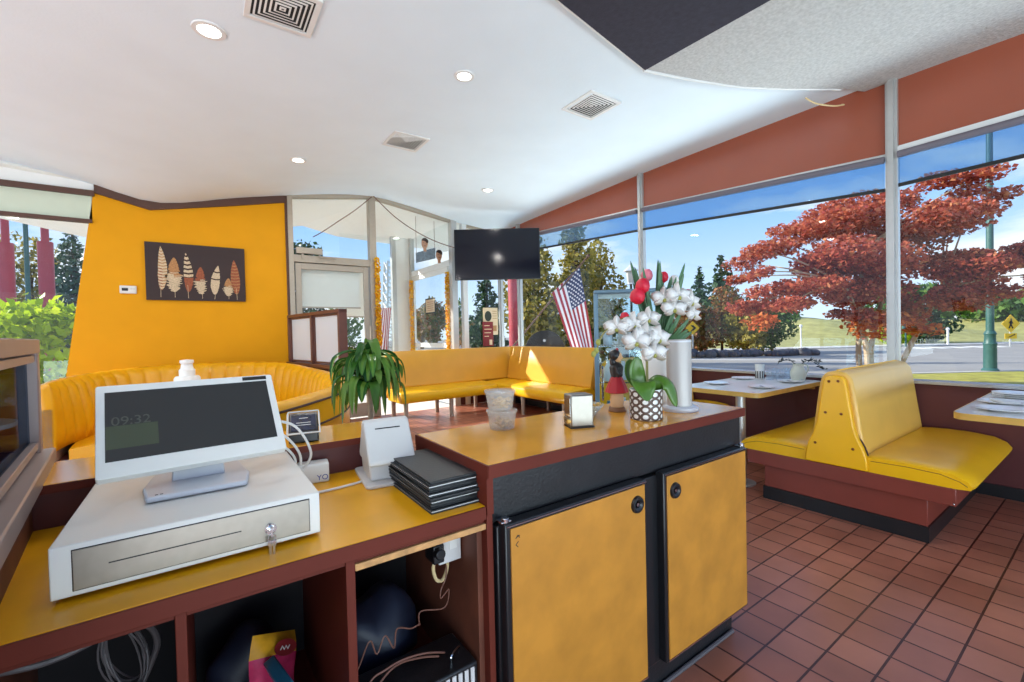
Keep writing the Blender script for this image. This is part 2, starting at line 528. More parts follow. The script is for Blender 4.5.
    def build(self, name, m, parent=None, bevel=0.0, smooth=38, seg=2, subsurf=0):
        me = bpy.data.meshes.new(name)
        me.from_pydata(self.v, [], self.f)
        ms = m if isinstance(m, (list, tuple)) else [m]
        for x in ms:
            me.materials.append(x)
        if len(ms) > 1:
            me.polygons.foreach_set('material_index', self.mi)
        bm = bmesh.new()
        bm.from_mesh(me)
        bmesh.ops.recalc_face_normals(bm, faces=bm.faces)
        bm.to_mesh(me)
        bm.free()
        me.polygons.foreach_set('use_smooth', [True] * len(me.polygons))
        me.set_sharp_from_angle(angle=math.radians(smooth))
        o = bpy.data.objects.new(name, me)
        col.objects.link(o)
        if parent is not None:
            o.parent = parent
        if bevel > 0:
            b = o.modifiers.new('bevel', 'BEVEL')
            b.width = bevel
            b.segments = seg
            b.limit_method = 'ANGLE'
            b.angle_limit = math.radians(40)
            b.harden_normals = False
        if subsurf:
            s = o.modifiers.new('subsurf', 'SUBSURF')
            s.levels = s.render_levels = subsurf
        return o

def thing(name, label, cat, loc=(0, 0, 0), rz=0.0, group=None):
    o = bpy.data.objects.new(name, None)
    o.empty_display_size = 0.1
    col.objects.link(o)
    o.location = loc
    o.rotation_euler = (0, 0, rz)
    return tag(o, label, cat, group)

def tag(o, label, cat, group=None):
    o['label'] = label
    o['category'] = cat
    if group:
        o['group'] = group
    return o

def struct(o):
    o['kind'] = 'structure'
    return o

def stuff(o):
    o['kind'] = 'stuff'
    return o

def dup(root, loc, rz=None, label=None, group=None):
    r = root.copy()
    col.objects.link(r)
    r.location = loc
    if rz is not None:
        r.rotation_euler = (0, 0, rz)
    if label: r['label'] = label
    if group: r['group'] = group
    for ch in list(root.children):
        c = ch.copy()
        col.objects.link(c)
        c.parent = r
        for g in list(ch.children):
            d = g.copy()
            col.objects.link(d)
            d.parent = c
    return r

def text_obj(name, s, size, m, parent, mtx, extrude=0.0004):
    cu = bpy.data.curves.new(name, 'FONT')
    cu.body = s
    cu.size = size
    cu.align_x = 'CENTER'
    cu.align_y = 'CENTER'
    cu.extrude = extrude
    tmp = bpy.data.objects.new(name + '_tmp', cu)
    col.objects.link(tmp)
    dg = bpy.context.evaluated_depsgraph_get()
    me = bpy.data.meshes.new_from_object(tmp.evaluated_get(dg))
    bpy.data.objects.remove(tmp)
    me.materials.clear()
    me.materials.append(m)
    o = bpy.data.objects.new(name, me)
    col.objects.link(o)
    if parent is not None:
        o.parent = parent
    o.matrix_local = mtx
    return o

def basis(o, x, y, z):
    m = Matrix((Vector(x), Vector(y), Vector(z))).transposed().to_4x4()
    m.translation = Vector(o)
    return m

def smooth_path(pts, n=8):
    """Catmull-Rom through the points"""
    pts = [Vector(p) for p in pts]
    out = []
    for i in range(len(pts) - 1):
        p0, p1, p2, p3 = pts[max(0, i - 1)], pts[i], pts[i + 1], pts[min(len(pts) - 1, i + 2)]
        for k in range(n):
            t = k / n
            out.append(0.5 * ((2 * p1) + (p2 - p0) * t + (2 * p0 - 5 * p1 + 4 * p2 - p3) * t * t + (3 * p1 - p0 - 3 * p2 + p3) * t ** 3))
    out.append(pts[-1])
    return out

def rrect(x0, x1, y0, y1, r, n=6):
    pts = []
    for cx, cy, a0 in ((x1 - r, y1 - r, 0), (x0 + r, y1 - r, 90), (x0 + r, y0 + r, 180), (x1 - r, y0 + r, 270)):
        for i in range(n + 1):
            a = math.radians(a0 + 90 * i / n)
            pts.append((cx + r * math.cos(a), cy + r * math.sin(a)))
    return pts

def leaf_cloud(name, m, parent, centers, radii, n, size, seed, flat=0.0, aspect=0.6, shell=0.0):
    """n small folded leaves spread through ellipsoids"""
    rng = np.random.default_rng(seed)
    c = np.array(centers, float)
    r = np.array(radii, float)
    vol = r.prod(axis=1) ** 0.67
    idx = rng.choice(len(c), n, p=vol / vol.sum())
    d = rng.normal(size=(n, 3))
    d /= np.linalg.norm(d, axis=1, keepdims=True)
    rad = (shell + (1 - shell) * rng.random((n, 1)) ** (1 / 2.2))
    pos = c[idx] + d * rad * r[idx]
    nrm = rng.normal(size=(n, 3))
    nrm[:, 2] += flat * 3 + 0.3
    nrm /= np.linalg.norm(nrm, axis=1, keepdims=True)
    t = rng.normal(size=(n, 3))
    t -= nrm * (t * nrm).sum(axis=1, keepdims=True)
    t /= np.linalg.norm(t, axis=1, keepdims=True)
    b = np.cross(nrm, t)
    s = size * (0.6 + 0.8 * rng.random((n, 1)))
    q = np.stack([pos - t * s, pos + b * s * aspect + nrm * s * 0.15, pos + t * s, pos - b * s * aspect + nrm * s * 0.15], axis=1).reshape(-1, 3)
    me = bpy.data.meshes.new(name)
    me.vertices.add(len(q))
    me.vertices.foreach_set('co', q.ravel())
    me.loops.add(len(q))
    me.loops.foreach_set('vertex_index', np.arange(len(q), dtype=np.int32))
    me.polygons.add(n)
    me.polygons.foreach_set('loop_start', np.arange(0, 4 * n, 4, dtype=np.int32))
    me.polygons.foreach_set('loop_total', np.full(n, 4, dtype=np.int32))
    me.materials.append(m)
    me.update(calc_edges=True)
    o = bpy.data.objects.new(name, me)
    col.objects.link(o)
    if parent is not None:
        o.parent = parent
    return o

def site(right, ahead, z=0.0):
    """a point outdoors, surveyed from the counter: metres to the right of and ahead of the view axis"""
    return Vector((right * math.cos(YAW) + ahead * math.sin(YAW), -right * math.sin(YAW) + ahead * math.cos(YAW), z))

# ------------------------------------------------------------------ roof surface
UW, VW = 5.4, 8.0            # window wall plane, back wall plane
CP = np.array([(-1.907, 8, 3.70), (-1.06, 8, 3.54), (-0.5, 8, 3.39), (0.4, 8, 3.58), (1.228, 8, 3.76), (2.634, 8, 3.966), (4.31, 8, 3.727), (5.4, 8, 3.62),
               (5.4, 7.2, 3.66), (5.4, 4.24, 3.75), (5.4, 1.34, 3.77), (5.4, -2, 3.72), (0.1, 3.8, 3.65), (1.9, 3.3, 3.66), (1.1, 6, 3.7),
               (3.7, 5.8, 3.74), (-3, 3, 3.7), (0, -1, 3.62), (-3.4, 8, 3.8), (-3, -2, 3.66), (0, 0.8, 3.63), (3, 0, 3.7)], float)
def _tps(r):
    return np.where(r > 1e-9, r * r * np.log(np.maximum(r, 1e-9)), 0.0)
_n = len(CP)
_K = _tps(np.linalg.norm(CP[:, None, :2] - CP[None, :, :2], axis=2)) + np.eye(_n) * 0.02
_P = np.hstack([np.ones((_n, 1)), CP[:, :2]])
_A = np.block([[_K, _P], [_P.T, np.zeros((3, 3))]])
_W = np.linalg.solve(_A, np.concatenate([CP[:, 2], np.zeros(3)]))
def ceilz(x, y):
    r = np.hypot(CP[:, 0] - x, CP[:, 1] - y)
    return float(_tps(r) @ _W[:_n] + _W[_n] + _W[_n + 1] * x + _W[_n + 2] * y)

# ================================================================== SETTING
b = MB(); b.box(-6, UW, -5, VW, -0.12, 0.0)
struct(b.build('floor', M['tile']))

b = MB()
NX, NY = 46, 46
gx = np.linspace(-5.0, UW, NX); gy = np.linspace(-1.6, VW, NY)
vs = [(x, y, ceilz(x, y)) for y in gy for x in gx]
fs = [(j * NX + i, j * NX + i + 1, (j + 1) * NX + i + 1, (j + 1) * NX + i) for j in range(NY - 1) for i in range(NX - 1)]
k = len(vs)
vs2 = vs + [(x, y, z + 0.15) for (x, y, z) in vs]
fs2 = [tuple(reversed(f)) for f in fs] + [tuple(i + k for i in f) for f in fs]
b.add(vs2, fs2)
struct(b.build('ceiling', M['ceiling'], smooth=60))

# rough-plastered ceiling section above the window booths, with its white drip edge
def edge_y(x):
    return float(np.interp(x, [3.166, 3.6, 4.142, 4.6, 5.07, 5.4], [2.423, 2.30, 2.122, 1.91, 1.663, 1.55]))
b = MB()
n1, n2 = 14, 14
vs = []
for j in range(n2):
    t = j / (n2 - 1)
    for i in range(n1):
        s = i / (n1 - 1)
        x = 3.166 + s * (UW - 3.166)
        y = edge_y(x) * (1 - t) + -1.5 * t
        x2 = x + (1 - s) * 0.2 * t
        vs.append((x2, y, ceilz(x2, y) - 0.035 - 0.03 * math.sin(PI * s) * (1 - t) ** 3))
k = len(vs)
fs = [(j * n1 + i, j * n1 + i + 1, (j + 1) * n1 + i + 1, (j + 1) * n1 + i) for j in range(n2 - 1) for i in range(n1 - 1)]
rim = [i for i in range(n1)] + [(j + 1) * n1 - 1 for j in range(1, n2)] + [(n2 - 1) * n1 + i for i in range(n1 - 2, -1, -1)] + [j * n1 for j in range(n2 - 2, 0, -1)]
vs += [(x, y, z + 0.06) for (x, y, z) in vs]
fs = [tuple(reversed(f)) for f in fs] + [tuple(i + k for i in f) for f in fs]
fs += [(rim[i], rim[(i + 1) % len(rim)], rim[(i + 1) % len(rim)] + k, rim[i] + k) for i in range(len(rim))]
b.add(vs, fs)
struct(b.build('ceiling_stucco', M['stucco']))
b = MB()
poly = [(3.166, 2.423), (2.058, 2.207), (1.0, 2.0), (1.0, -1.4), (3.366, -1.4)]
b.add([(x, y, ceilz(x, y) - 0.045) for x, y in poly] + [(x, y, ceilz(x, y) + 0.02) for x, y in poly],
      [(4, 3, 2, 1, 0), (5, 6, 7, 8, 9)] + [(i, (i + 1) % 5, 5 + (i + 1) % 5, 5 + i) for i in range(5)])
struct(b.build('ceiling_panel', M['navy']))
b = MB()
b.tube([(x, edge_y(x) + 0.012, ceilz(x, edge_y(x)) - 0.04 - 0.02 * math.sin(PI * (x - 3.166) / 2.0)) for x in np.linspace(3.16, 5.12, 24)], 0.014, 8)
b.tube([(x, 2.423 - (3.166 - x) * 0.195 + 0.012, ceilz(x, 2.4 - (3.166 - x) * 0.195) - 0.03) for x in np.linspace(3.16, 1.0, 12)], 0.012, 8)
struct(b.build('trim_1', M['white_frame']))
b = MB()
b.tube(smooth_path([(4.86, 1.86, 3.66), (4.93, 1.80, 3.60), (5.05, 1.70, 3.565), (5.2, 1.66, 3.60), (5.28, 1.70, 3.64)]), 0.007, 6)
tag(b.build('loose_cable', M['cord_cream']), 'loose pale wire drooping from the ceiling edge above the window booths', 'cable')

# ---- window wall on the right
MUL = [-2.2, 1.34, 4.24, 7.3, VW]
HDR = [3.10, 3.06, 3.26, 3.42, 3.46]
b = MB(); b.box(UW - 0.03, UW + 0.14, -2.2, VW, 0, 0.90)
struct(b.build('wall_right', M['maroon']))
b = MB(); b.box(UW - 0.05, UW + 0.12, -2.2, VW, 0.90, 0.93)
struct(b.build('trim_2', M['alu'], bevel=0.004))
b = MB(); b.box(UW - 0.045, UW - 0.03, -2.2, VW, 0, 0.10)
struct(b.build('baseboard_right', M['black']))
for i in range(4):
    y0, y1, h0, h1 = MUL[i], MUL[i + 1], HDR[i], HDR[i + 1]
    if i == 0: h0, h1 = 3.16, 3.11
    # rust fascia panel up to the roof, split along the roofline
    b = MB()
    ys = np.linspace(y0, y1, 7)
    bot = [h0 + (h1 - h0) * (y - y0) / (y1 - y0) for y in ys]
    top = [ceilz(UW, y) + 0.03 for y in ys]
    for a in range(6):
        b.hexa([(UW, ys[a], bot[a]), (UW + 0.04, ys[a], bot[a]), (UW + 0.04, ys[a + 1], bot[a + 1]), (UW, ys[a + 1], bot[a + 1])],
               [(UW, ys[a], top[a]), (UW + 0.04, ys[a], top[a]), (UW + 0.04, ys[a + 1], top[a + 1]), (UW, ys[a + 1], top[a + 1])])
    struct(b.build('wall_right_panel', M['fascia']))
    hf = 0.05 if i == 0 else 0.02
    b = MB()
    b.hexa([(UW - 0.03, y0, h0 - hf), (UW + 0.06, y0, h0 - hf), (UW + 0.06, y1, h1 - hf), (UW - 0.03, y1, h1 - hf)],
           [(UW - 0.03, y0, h0), (UW + 0.06, y0, h0), (UW + 0.06, y1, h1), (UW - 0.03, y1, h1)])
    struct(b.build('trim_%d' % (3 + i), M['white_frame'] if i == 0 else M['alu']))
    b = MB()
    b.hexa([(UW + 0.02, y0, 0.93), (UW + 0.026, y0, 0.93), (UW + 0.026, y1, 0.93), (UW + 0.02, y1, 0.93)],
           [(UW + 0.02, y0, h0 - 0.05), (UW + 0.026, y0, h0 - 0.05), (UW + 0.026, y1, h1 - 0.05), (UW + 0.02, y1, h1 - 0.05)])
    struct(b.build('window_%d' % (1 + i), M['clear']))
    if i < 3:
        lab = ['blue-tinted roller blind pulled a little down, right of the thick mullion by the red maple',
               'blue-tinted roller blind of the middle window pane, above the tulips and red maple',
               'pale roller blind half hidden by the television at the far window'][i]
        t = thing('roller_blind', lab, 'window blind', (UW - 0.05, (y0 + y1) / 2, h1 - hf - 0.035), group='roller blinds on the window wall')
        hy = (y1 - y0) / 2 - 0.05
        sl = (h0 - h1) / 2
        def zz(y): return -(y / hy) * sl + sl
        r = MB(); r.cyl((0, -hy, zz(-hy)), (0, hy, zz(hy)), 0.032, n=14); r.build('roller', M['shade_roll'], t)
        f = MB(); f.hexa([(0.018, -hy, zz(-hy) - 0.27), (0.021, -hy, zz(-hy) - 0.27), (0.021, hy, zz(hy) - 0.27), (0.018, hy, zz(hy) - 0.27)],
                         [(0.018, -hy, zz(-hy)), (0.021, -hy, zz(-hy)), (0.021, hy, zz(hy)), (0.018, hy, zz(hy))])
        f.build('blind_film', M['shade_film'], t)
        r = MB(); r.hexa([(0.008, -hy, zz(-hy) - 0.295), (0.03, -hy, zz(-hy) - 0.295), (0.03, hy, zz(hy) - 0.295), (0.008, hy, zz(hy) - 0.295)],
                         [(0.008, -hy, zz(-hy) - 0.265), (0.03, -hy, zz(-hy) - 0.265), (0.03, hy, zz(hy) - 0.265), (0.008, hy, zz(hy) - 0.265)])
        r.build('bottom_bar', M['sign_black'], t)
for i, y in enumerate(MUL[1:]):
    b = MB()
    b.box(UW - 0.035, UW + 0.03, y - 0.045, y + 0.045, 0.93, ceilz(UW, y) + 0.02)
    b.box(UW - 0.065, UW - 0.035, y - 0.022, y + 0.022, 0.93, ceilz(UW, y) + 0.02)
    struct(b.build('trim_%d' % (10 + i), M['alu']))

# ---- back wall: yellow panel with a leaning edge, glazing on both sides
b = MB()
poly = [(-1.55, 0.0), (1.2, 0.0), (1.2, 3.75), (0.4, 3.57), (-0.5, 3.38), (-1.07, 3.53)]
b.prism(poly, VW, VW + 0.16, 'y')
struct(b.build('wall_back', M['wall_yellow']))
b = MB()
for (xa, xb) in ((-1.07, -0.5), (-0.5, 0.4), (0.4, 1.2)):
    za, zb = ceilz(xa, VW), ceilz(xb, VW)
    b.hexa([(xa, VW - 0.04, za - 0.11), (xb, VW - 0.04, zb - 0.11), (xb, VW, zb - 0.11), (xa, VW, za - 0.11)],
           [(xa, VW - 0.04, za + 0.02), (xb, VW - 0.04, zb + 0.02), (xb, VW, zb + 0.02), (xa, VW, za + 0.02)])
b.box(1.2, 1.235, VW - 0.03, VW + 0.1, 0, 3.76)
struct(b.build('trim_16', M['brown_trim']))
b = MB()
b.box(-5, -1.07, VW - 0.05, VW + 0.05, 3.385, 3.455)
b.box(-5, -1.10, VW - 0.04, VW + 0.05, 3.03, 3.075)
struct(b.build('trim_17', M['brown_trim']))
b = MB(); b.box(-5, -1.10, VW, VW + 0.03, 3.07, 3.39)
struct(b.build('wall_back_panel', M['soffit_green']))
b = MB(); b.prism([(-5, 3.45), (-1.05, 3.45), (-1.05, 3.56), (-5, 3.85)], VW + 0.0, VW + 0.04, 'y')
struct(b.build('wall_back_upper', M['soffit']))
b = MB(); b.prism([(-5, 0.7), (-1.46, 0.7), (-1.13, 3.03), (-5, 3.03)], VW + 0.02, VW + 0.026, 'y')
struct(b.build('window_6', M['clear']))
b = MB(); b.box(-5, -1.45, VW, VW + 0.12, 0, 0.7)
struct(b.build('wall_back_low', M['maroon']))

# entrance bay: glazed door with transom, then the glass side of the vestibule
def post(name, x0, x1, y0, y1, z0, z1, m):
    q = MB(); q.box(x0, x1, y0, y1, z0, z1)
    return struct(q.build(name, m, bevel=0.004))
post('trim_18', 1.235, 1.31, VW - 0.05, VW + 0.08, 0, 3.78, M['alu_warm'])
post('trim_19', 2.55, 2.67, VW - 0.06, VW + 0.08, 0, 3.97, M['alu_warm'])
post('trim_20', 1.31, 2.55, VW - 0.04, VW + 0.08, 2.70, 2.82, M['alu_warm'])
post('trim_21', 4.19, 4.31, VW - 0.06, VW + 0.08, 0, 3.74, M['alu'])
post('trim_22', 4.45, 4.56, VW - 0.03, VW + 0.08, 0, 3.71, M['white_frame'])
q = MB(); q.prism([(1.31, 2.82), (2.55, 2.82), (2.55, 3.95), (1.31, 3.77)], VW + 0.01, VW + 0.016, 'y')
struct(q.build('window_7', M['clear']))
q = MB(); q.prism([(2.67, 0.1), (4.19, 0.1), (4.19, 3.73), (2.67, 3.93)], VW + 0.01, VW + 0.016, 'y')
struct(q.build('window_8', M['clear']))
q = MB(); q.prism([(4.31, 0.5), (5.36, 0.5), (5.36, 3.6), (4.31, 3.7)], VW + 0.01, VW + 0.016, 'y')
struct(q.build('window_9', M['clear']))
post('wall_back_sill', 4.31, 5.4, VW, VW + 0.08, 0, 0.5, M['maroon'])
for (nm, xs) in (('trim_23', (1.31, 2.55)), ('trim_24', (2.67, 4.19)), ('trim_25', (4.56, 5.36))):
    za, zb = ceilz(xs[0], VW), ceilz(xs[1], VW)
    q = MB(); q.hexa([(xs[0], VW - 0.04, za - 0.04), (xs[1], VW - 0.04, zb - 0.04), (xs[1], VW + 0.06, zb - 0.04), (xs[0], VW + 0.06, za - 0.04)],
                     [(xs[0], VW - 0.04, za + 0.02), (xs[1], VW - 0.04, zb + 0.02), (xs[1], VW + 0.06, zb + 0.02), (xs[0], VW + 0.06, za + 0.02)])
    struct(q.build(nm, M['alu_warm']))

def glass_door(name, mtx, w, h, rail_z, mf, parts=True):
    """door leaf in its own frame: x across, z up"""
    t = bpy.data.objects.new(name, None)
    col.objects.link(t)
    t.matrix_world = mtx
    struct(t)
    q = MB()
    q.box(0, 0.09, -0.025, 0.025, 0.02, h); q.box(w - 0.09, w, -0.025, 0.025, 0.02, h)
    q.box(0.09, w - 0.09, -0.025, 0.025, h - 0.1, h); q.box(0.09, w - 0.09, -0.025, 0.025, 0.02, 0.26)
    q.box(0.09, w - 0.09, -0.025, 0.025, rail_z - 0.05, rail_z + 0.05)
    q.build('door_frame', mf, t, bevel=0.004)
    q = MB(); q.box(0.09, w - 0.09, -0.003, 0.003, rail_z + 0.05, h - 0.1); q.box(0.09, w - 0.09, -0.003, 0.003, 0.26, rail_z - 0.05)
    q.build('door_glass', M['clear'], t)
    q = MB(); q.tube([(w - 0.13, -0.02, 0.95), (w - 0.13, -0.08, 0.98), (w - 0.13, -0.08, 1.3), (w - 0.13, -0.02, 1.33)], 0.011)
    q.build('door_handle', M['chrome'], t)
    return t
glass_door('door_1', basis((1.33, VW + 0.02, 0), (1, 0, 0), (0, 1, 0), (0, 0, 1)), 1.2, 2.69, 1.05, M['alu_warm'])
glass_door('door_2', basis((4.24, 10.05, 0), (0, -1, 0), (1, 0, 0), (0, 0, 1)), 1.85, 2.84, 1.22, M['white_frame'])
# vestibule: door side and front
post('trim_26', 4.19, 4.29, 10.05, 10.2, 0, 3.8, M['alu'])
post('trim_27', 4.2, 4.28, 8.08, 10.05, 2.84, 2.97, M['white_frame'])
q = MB(); q.box(4.235, 4.241, 8.08, 10.05, 2.97, 3.75)
struct(q.build('window_10', M['clear']))
post('wall_vestibule', 3.86, 4.19, 10.14, 10.24, 0, 3.8, M['white_frame'])
post('trim_28', 3.76, 3.86, 10.12, 10.24, 0, 3.8, M['alu'])
q = MB(); q.box(2.6, 3.76, 10.19, 10.196, 0.1, 3.75)
struct(q.build('window_11', M['clear']))

# roof overhang outside
edge = [(-6, 3.9), (-2.73, 3.58), (-1.52, 3.34), (0.3, 3.62), (2.0, 4.0), (2.75, 3.84), (4.2, 3.78), (5.6, 3.72)]
b = MB()
for (xa, za), (xb, zb) in zip(edge[:-1], edge[1:]):
    xa5, xb5 = max(xa, -5), max(xb, -5)
    ca, cb = ceilz(xa5, VW), ceilz(xb5, VW)
    b.hexa([(xa, VW + 0.03, ca), (xb, VW + 0.03, cb), (xb, 11.0, zb), (xa, 11.0, za)],
           [(xa, VW + 0.03, ca + 0.14), (xb, VW + 0.03, cb + 0.14), (xb, 11.0, zb + 0.22), (xa, 11.0, za + 0.22)])
struct(b.build('roof_overhang', M['soffit']))

# ---- ceiling downlights and air diffusers
def downlight(x, y, label, r=0.085, power=12):
    z = ceilz(x, y)
    t = thing('ceiling_light', label, 'ceiling light', (x, y, z), group='recessed ceiling lights')
    q = MB(); q.lathe([(r * 0.78, -0.002), (r * 0.80, -0.012), (r * 1.12, -0.010), (r * 1.18, 0.004), (r * 0.78, 0.006)], n=28)
    q.build('trim_ring', M['white_frame'], t)
    q = MB(); q.lathe([(0.001, -0.006), (r * 0.76, -0.006), (r * 0.78, 0.003), (0.001, 0.004)], n=24)
    q.build('lens', M['lens'], t)
    l = bpy.data.lights.new('downlight', 'AREA')
    l.shape = 'DISK'
    l.size = r * 1.5
    l.energy = power
    l.color = (1.0, 0.96, 0.90)
    o = bpy.data.objects.new('downlight', l)
    col.objects.link(o)
    o.location = (x, y, z - 0.02)
    return t
LIGHT_SPOTS = [(0.125, 3.81, 'round recessed ceiling light nearest the big square vent', 0.092),
               (1.92, 3.33, 'round recessed ceiling light right of the ceiling centre, nearest the dark ceiling panel', 0.075),
               (1.09, 6.13, 'round recessed ceiling light above the yellow wall and curved booth', 0.085),
               (3.84, 6.0, 'round recessed ceiling light above the television', 0.085)]
for x, y, lab, r in LIGHT_SPOTS:
    downlight(x, y, lab, r)
for k, (x, y) in enumerate([(-2.4, 0.2), (1.6, -0.9), (3.9, 0.9), (-2.6, 4.6)]):
    downlight(x, y, 'round recessed ceiling light outside the picture, over the service side of the room', 0.085)

def vent(x, y, size, rz, label):
    t = thing('air_vent', label, 'air vent', (x, y, ceilz(x, y) - 0.004), rz, group='square ceiling air vents')
    h = size / 2
    q = MB()
    for s in (-1, 1):
        q.box(-h, h, s * h - (0.035 if s > 0 else 0), s * h + (0.035 if s < 0 else 0), -0.014, 0.006)
        q.box(s * h - (0.035 if s > 0 else 0), s * h + (0.035 if s < 0 else 0), -h + 0.035, h - 0.035, -0.014, 0.006)
    q.build('vent_frame', M['vent'], t, bevel=0.003)
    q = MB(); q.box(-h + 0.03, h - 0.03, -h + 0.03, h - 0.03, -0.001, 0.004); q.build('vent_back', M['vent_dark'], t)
    q = MB()
    n = 6
    pitch = (h - 0.04) / n
    for k in range(n):
        a = h - 0.037 - pitch * k - pitch * 0.42
        b2 = a - pitch * 0.42
        zt, zb = -0.011, -0.0135
        for (dx, dy) in ((1, 0), (-1, 0), (0, 1), (0, -1)):
            def R(p): return (p[0] * dx - p[1] * dy, p[0] * dy + p[1] * dx, p[2])
            vs = [R(p) for p in ((a, -a, zt), (a, a, zt), (b2, b2, zb), (b2, -b2, zb), (a, -a, zt + 0.002), (a, a, zt + 0.002), (b2, b2, zb + 0.002), (b2, -b2, zb + 0.002))]
            q.add(vs, [(0, 1, 2, 3), (7, 6, 5, 4), (0, 4, 5, 1), (1, 5, 6, 2), (2, 6, 7, 3), (3, 7, 4, 0)])
    q.build('louvers', M['vent'], t)
    return t
vent(0.52, 3.28, 0.42, 0.0, 'large square air vent at the top edge, beside the nearest ceiling light')
vent(2.03, 4.91, 0.42, 0.0, 'square air vent in the middle of the white ceiling, above the glass door')
vent(3.26, 3.15, 0.42, 0.0, 'square air vent near the rust panels, below the dark ceiling corner')

# ================================================================== SERVICE COUNTER
t = thing('service_counter', 'golden-topped low service counter with open maroon bays and a raised back ledge, under the till', 'counter', (0.2, 1.4, 0))
def L(x, y): return x - 0.2, y - 1.4
def cbox(q, x0, x1, y0, y1, z0, z1): return q.box(x0 - 0.2, x1 - 0.2, y0 - 1.4, y1 - 1.4, z0, z1)
q = MB(); cbox(q, -1.0, 0.672, 1.105, 1.722, 0.918, 0.945); q.build('worktop', M['laminate'], t, bevel=0.002)
q = MB(); cbox(q, -1.0, 0.671, 1.098, 1.106, 0.906, 0.944); q.build('front_edge', M['maroon_lam'], t, bevel=0.0015)
q = MB(); cbox(q, -1.0, 0.67, 1.112, 1.13, 0.893, 0.918); q.build('top_rail', M['maroon_lam'], t)
q = MB(); cbox(q, 0.296, 0.672, 1.102, 1.128, 0.876, 0.893); q.build('raw_rail', M['wood_raw'], t, bevel=0.002)['label'] = 'bare plywood strip'
for x0, x1 in ((-0.055, -0.036), (0.274, 0.296)):
    q = MB(); cbox(q, x0, x1, 1.104, 1.70, 0.35, 0.905); q.build('divider', M['maroon_lam'], t, bevel=0.0015)
q = MB(); cbox(q, 0.672, 0.692, 1.098, 1.70, 0.0, 0.918); q.build('end_panel', M['maroon_lam'], t, bevel=0.0015)
q = MB(); cbox(q, 0.655, 0.672, 1.13, 1.70, 0.35, 0.90); q.build('end_lining', M['cab_in'], t)
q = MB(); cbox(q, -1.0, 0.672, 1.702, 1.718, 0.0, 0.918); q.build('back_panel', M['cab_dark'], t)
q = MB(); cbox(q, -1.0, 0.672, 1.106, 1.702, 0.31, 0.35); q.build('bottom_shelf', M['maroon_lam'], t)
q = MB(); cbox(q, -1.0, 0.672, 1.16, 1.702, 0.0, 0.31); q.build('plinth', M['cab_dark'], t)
q = MB(); cbox(q, -0.40, 0.692, 1.722, 1.745, 0.945, 1.04); q.build('riser', M['maroon'], t)
q = MB(); cbox(q, -0.40, 0.676, 1.71, 2.03, 1.045, 1.067); q.build('ledge', M['laminate_bar'], t, bevel=0.002)
q = MB(); cbox(q, -0.40, 0.676, 1.706, 1.71, 1.043, 1.066); q.build('ledge_edge', M['maroon_lam'], t)
q = MB(); cbox(q, -0.40, 0.692, 1.745, 2.0, 0.0, 1.045); q.build('ledge_wall', M['maroon'], t)

# ================================================================== BAR AND COOLER
t = thing('bar_counter', 'tall bar counter with amber laminate top, maroon edge and black padded front', 'bar counter', (1.4, 1.35, 0))
def bb(q, x0, x1, y0, y1, z0, z1): return q.box(x0 - 1.4, x1 - 1.4, y0 - 1.35, y1 - 1.35, z0, z1)
q = MB(); bb(q, 0.678, 2.12, 1.092, 1.61, 1.03, 1.067); q.build('bar_top', M['laminate_bar'], t, bevel=0.0015)
q = MB(); bb(q, 0.674, 2.124, 1.084, 1.0925, 1.028, 1.066); bb(q, 2.12, 2.126, 1.09, 1.61, 1.028, 1.066); bb(q, 0.671, 0.6785, 1.086, 1.61, 1.028, 1.066)
q.build('bar_edge', M['maroon_lam'], t)
q = MB(); bb(q, 0.694, 2.115, 1.105, 1.13, 0.885, 1.03); q.build('padded_front', M['black_vinyl'], t, bevel=0.006)
q = MB(); bb(q, 0.673, 0.695, 1.096, 1.61, 0.9185, 1.03); q.build('end_board', M['maroon_lam'], t)
q = MB(); bb(q, 2.09, 2.115, 1.13, 1.6, 0.14, 1.03); bb(q, 2.06, 2.09, 1.15, 1.6, 0.0, 0.14); q.build('end_skirt', M['black_vinyl'], t)
q = MB(); bb(q, 0.70, 2.06, 1.575, 1.6, 0.0, 1.03); q.build('bar_panel', M['maroon'], t)
t = thing('bar_cooler', 'black under-bar bottle cooler with two tan laminate doors', 'cooler', (1.4, 1.35, 0))
q = MB(); bb(q, 0.70, 2.075, 1.09, 1.56, 0.14, 0.88); q.build('body', M['black'], t, bevel=0.004)
q = MB(); bb(q, 0.72, 2.05, 1.125, 1.55, 0.0, 0.14); q.build('kick_plate', M['black_vinyl'], t)
q = MB(); q.cyl((2.035 - 1.4, 1.113 - 1.35, 0.008), (0.72 - 1.4, 1.113 - 1.35, 0.008), 0.009, n=8); q.build('floor_bead', M['cord_grey'], t)
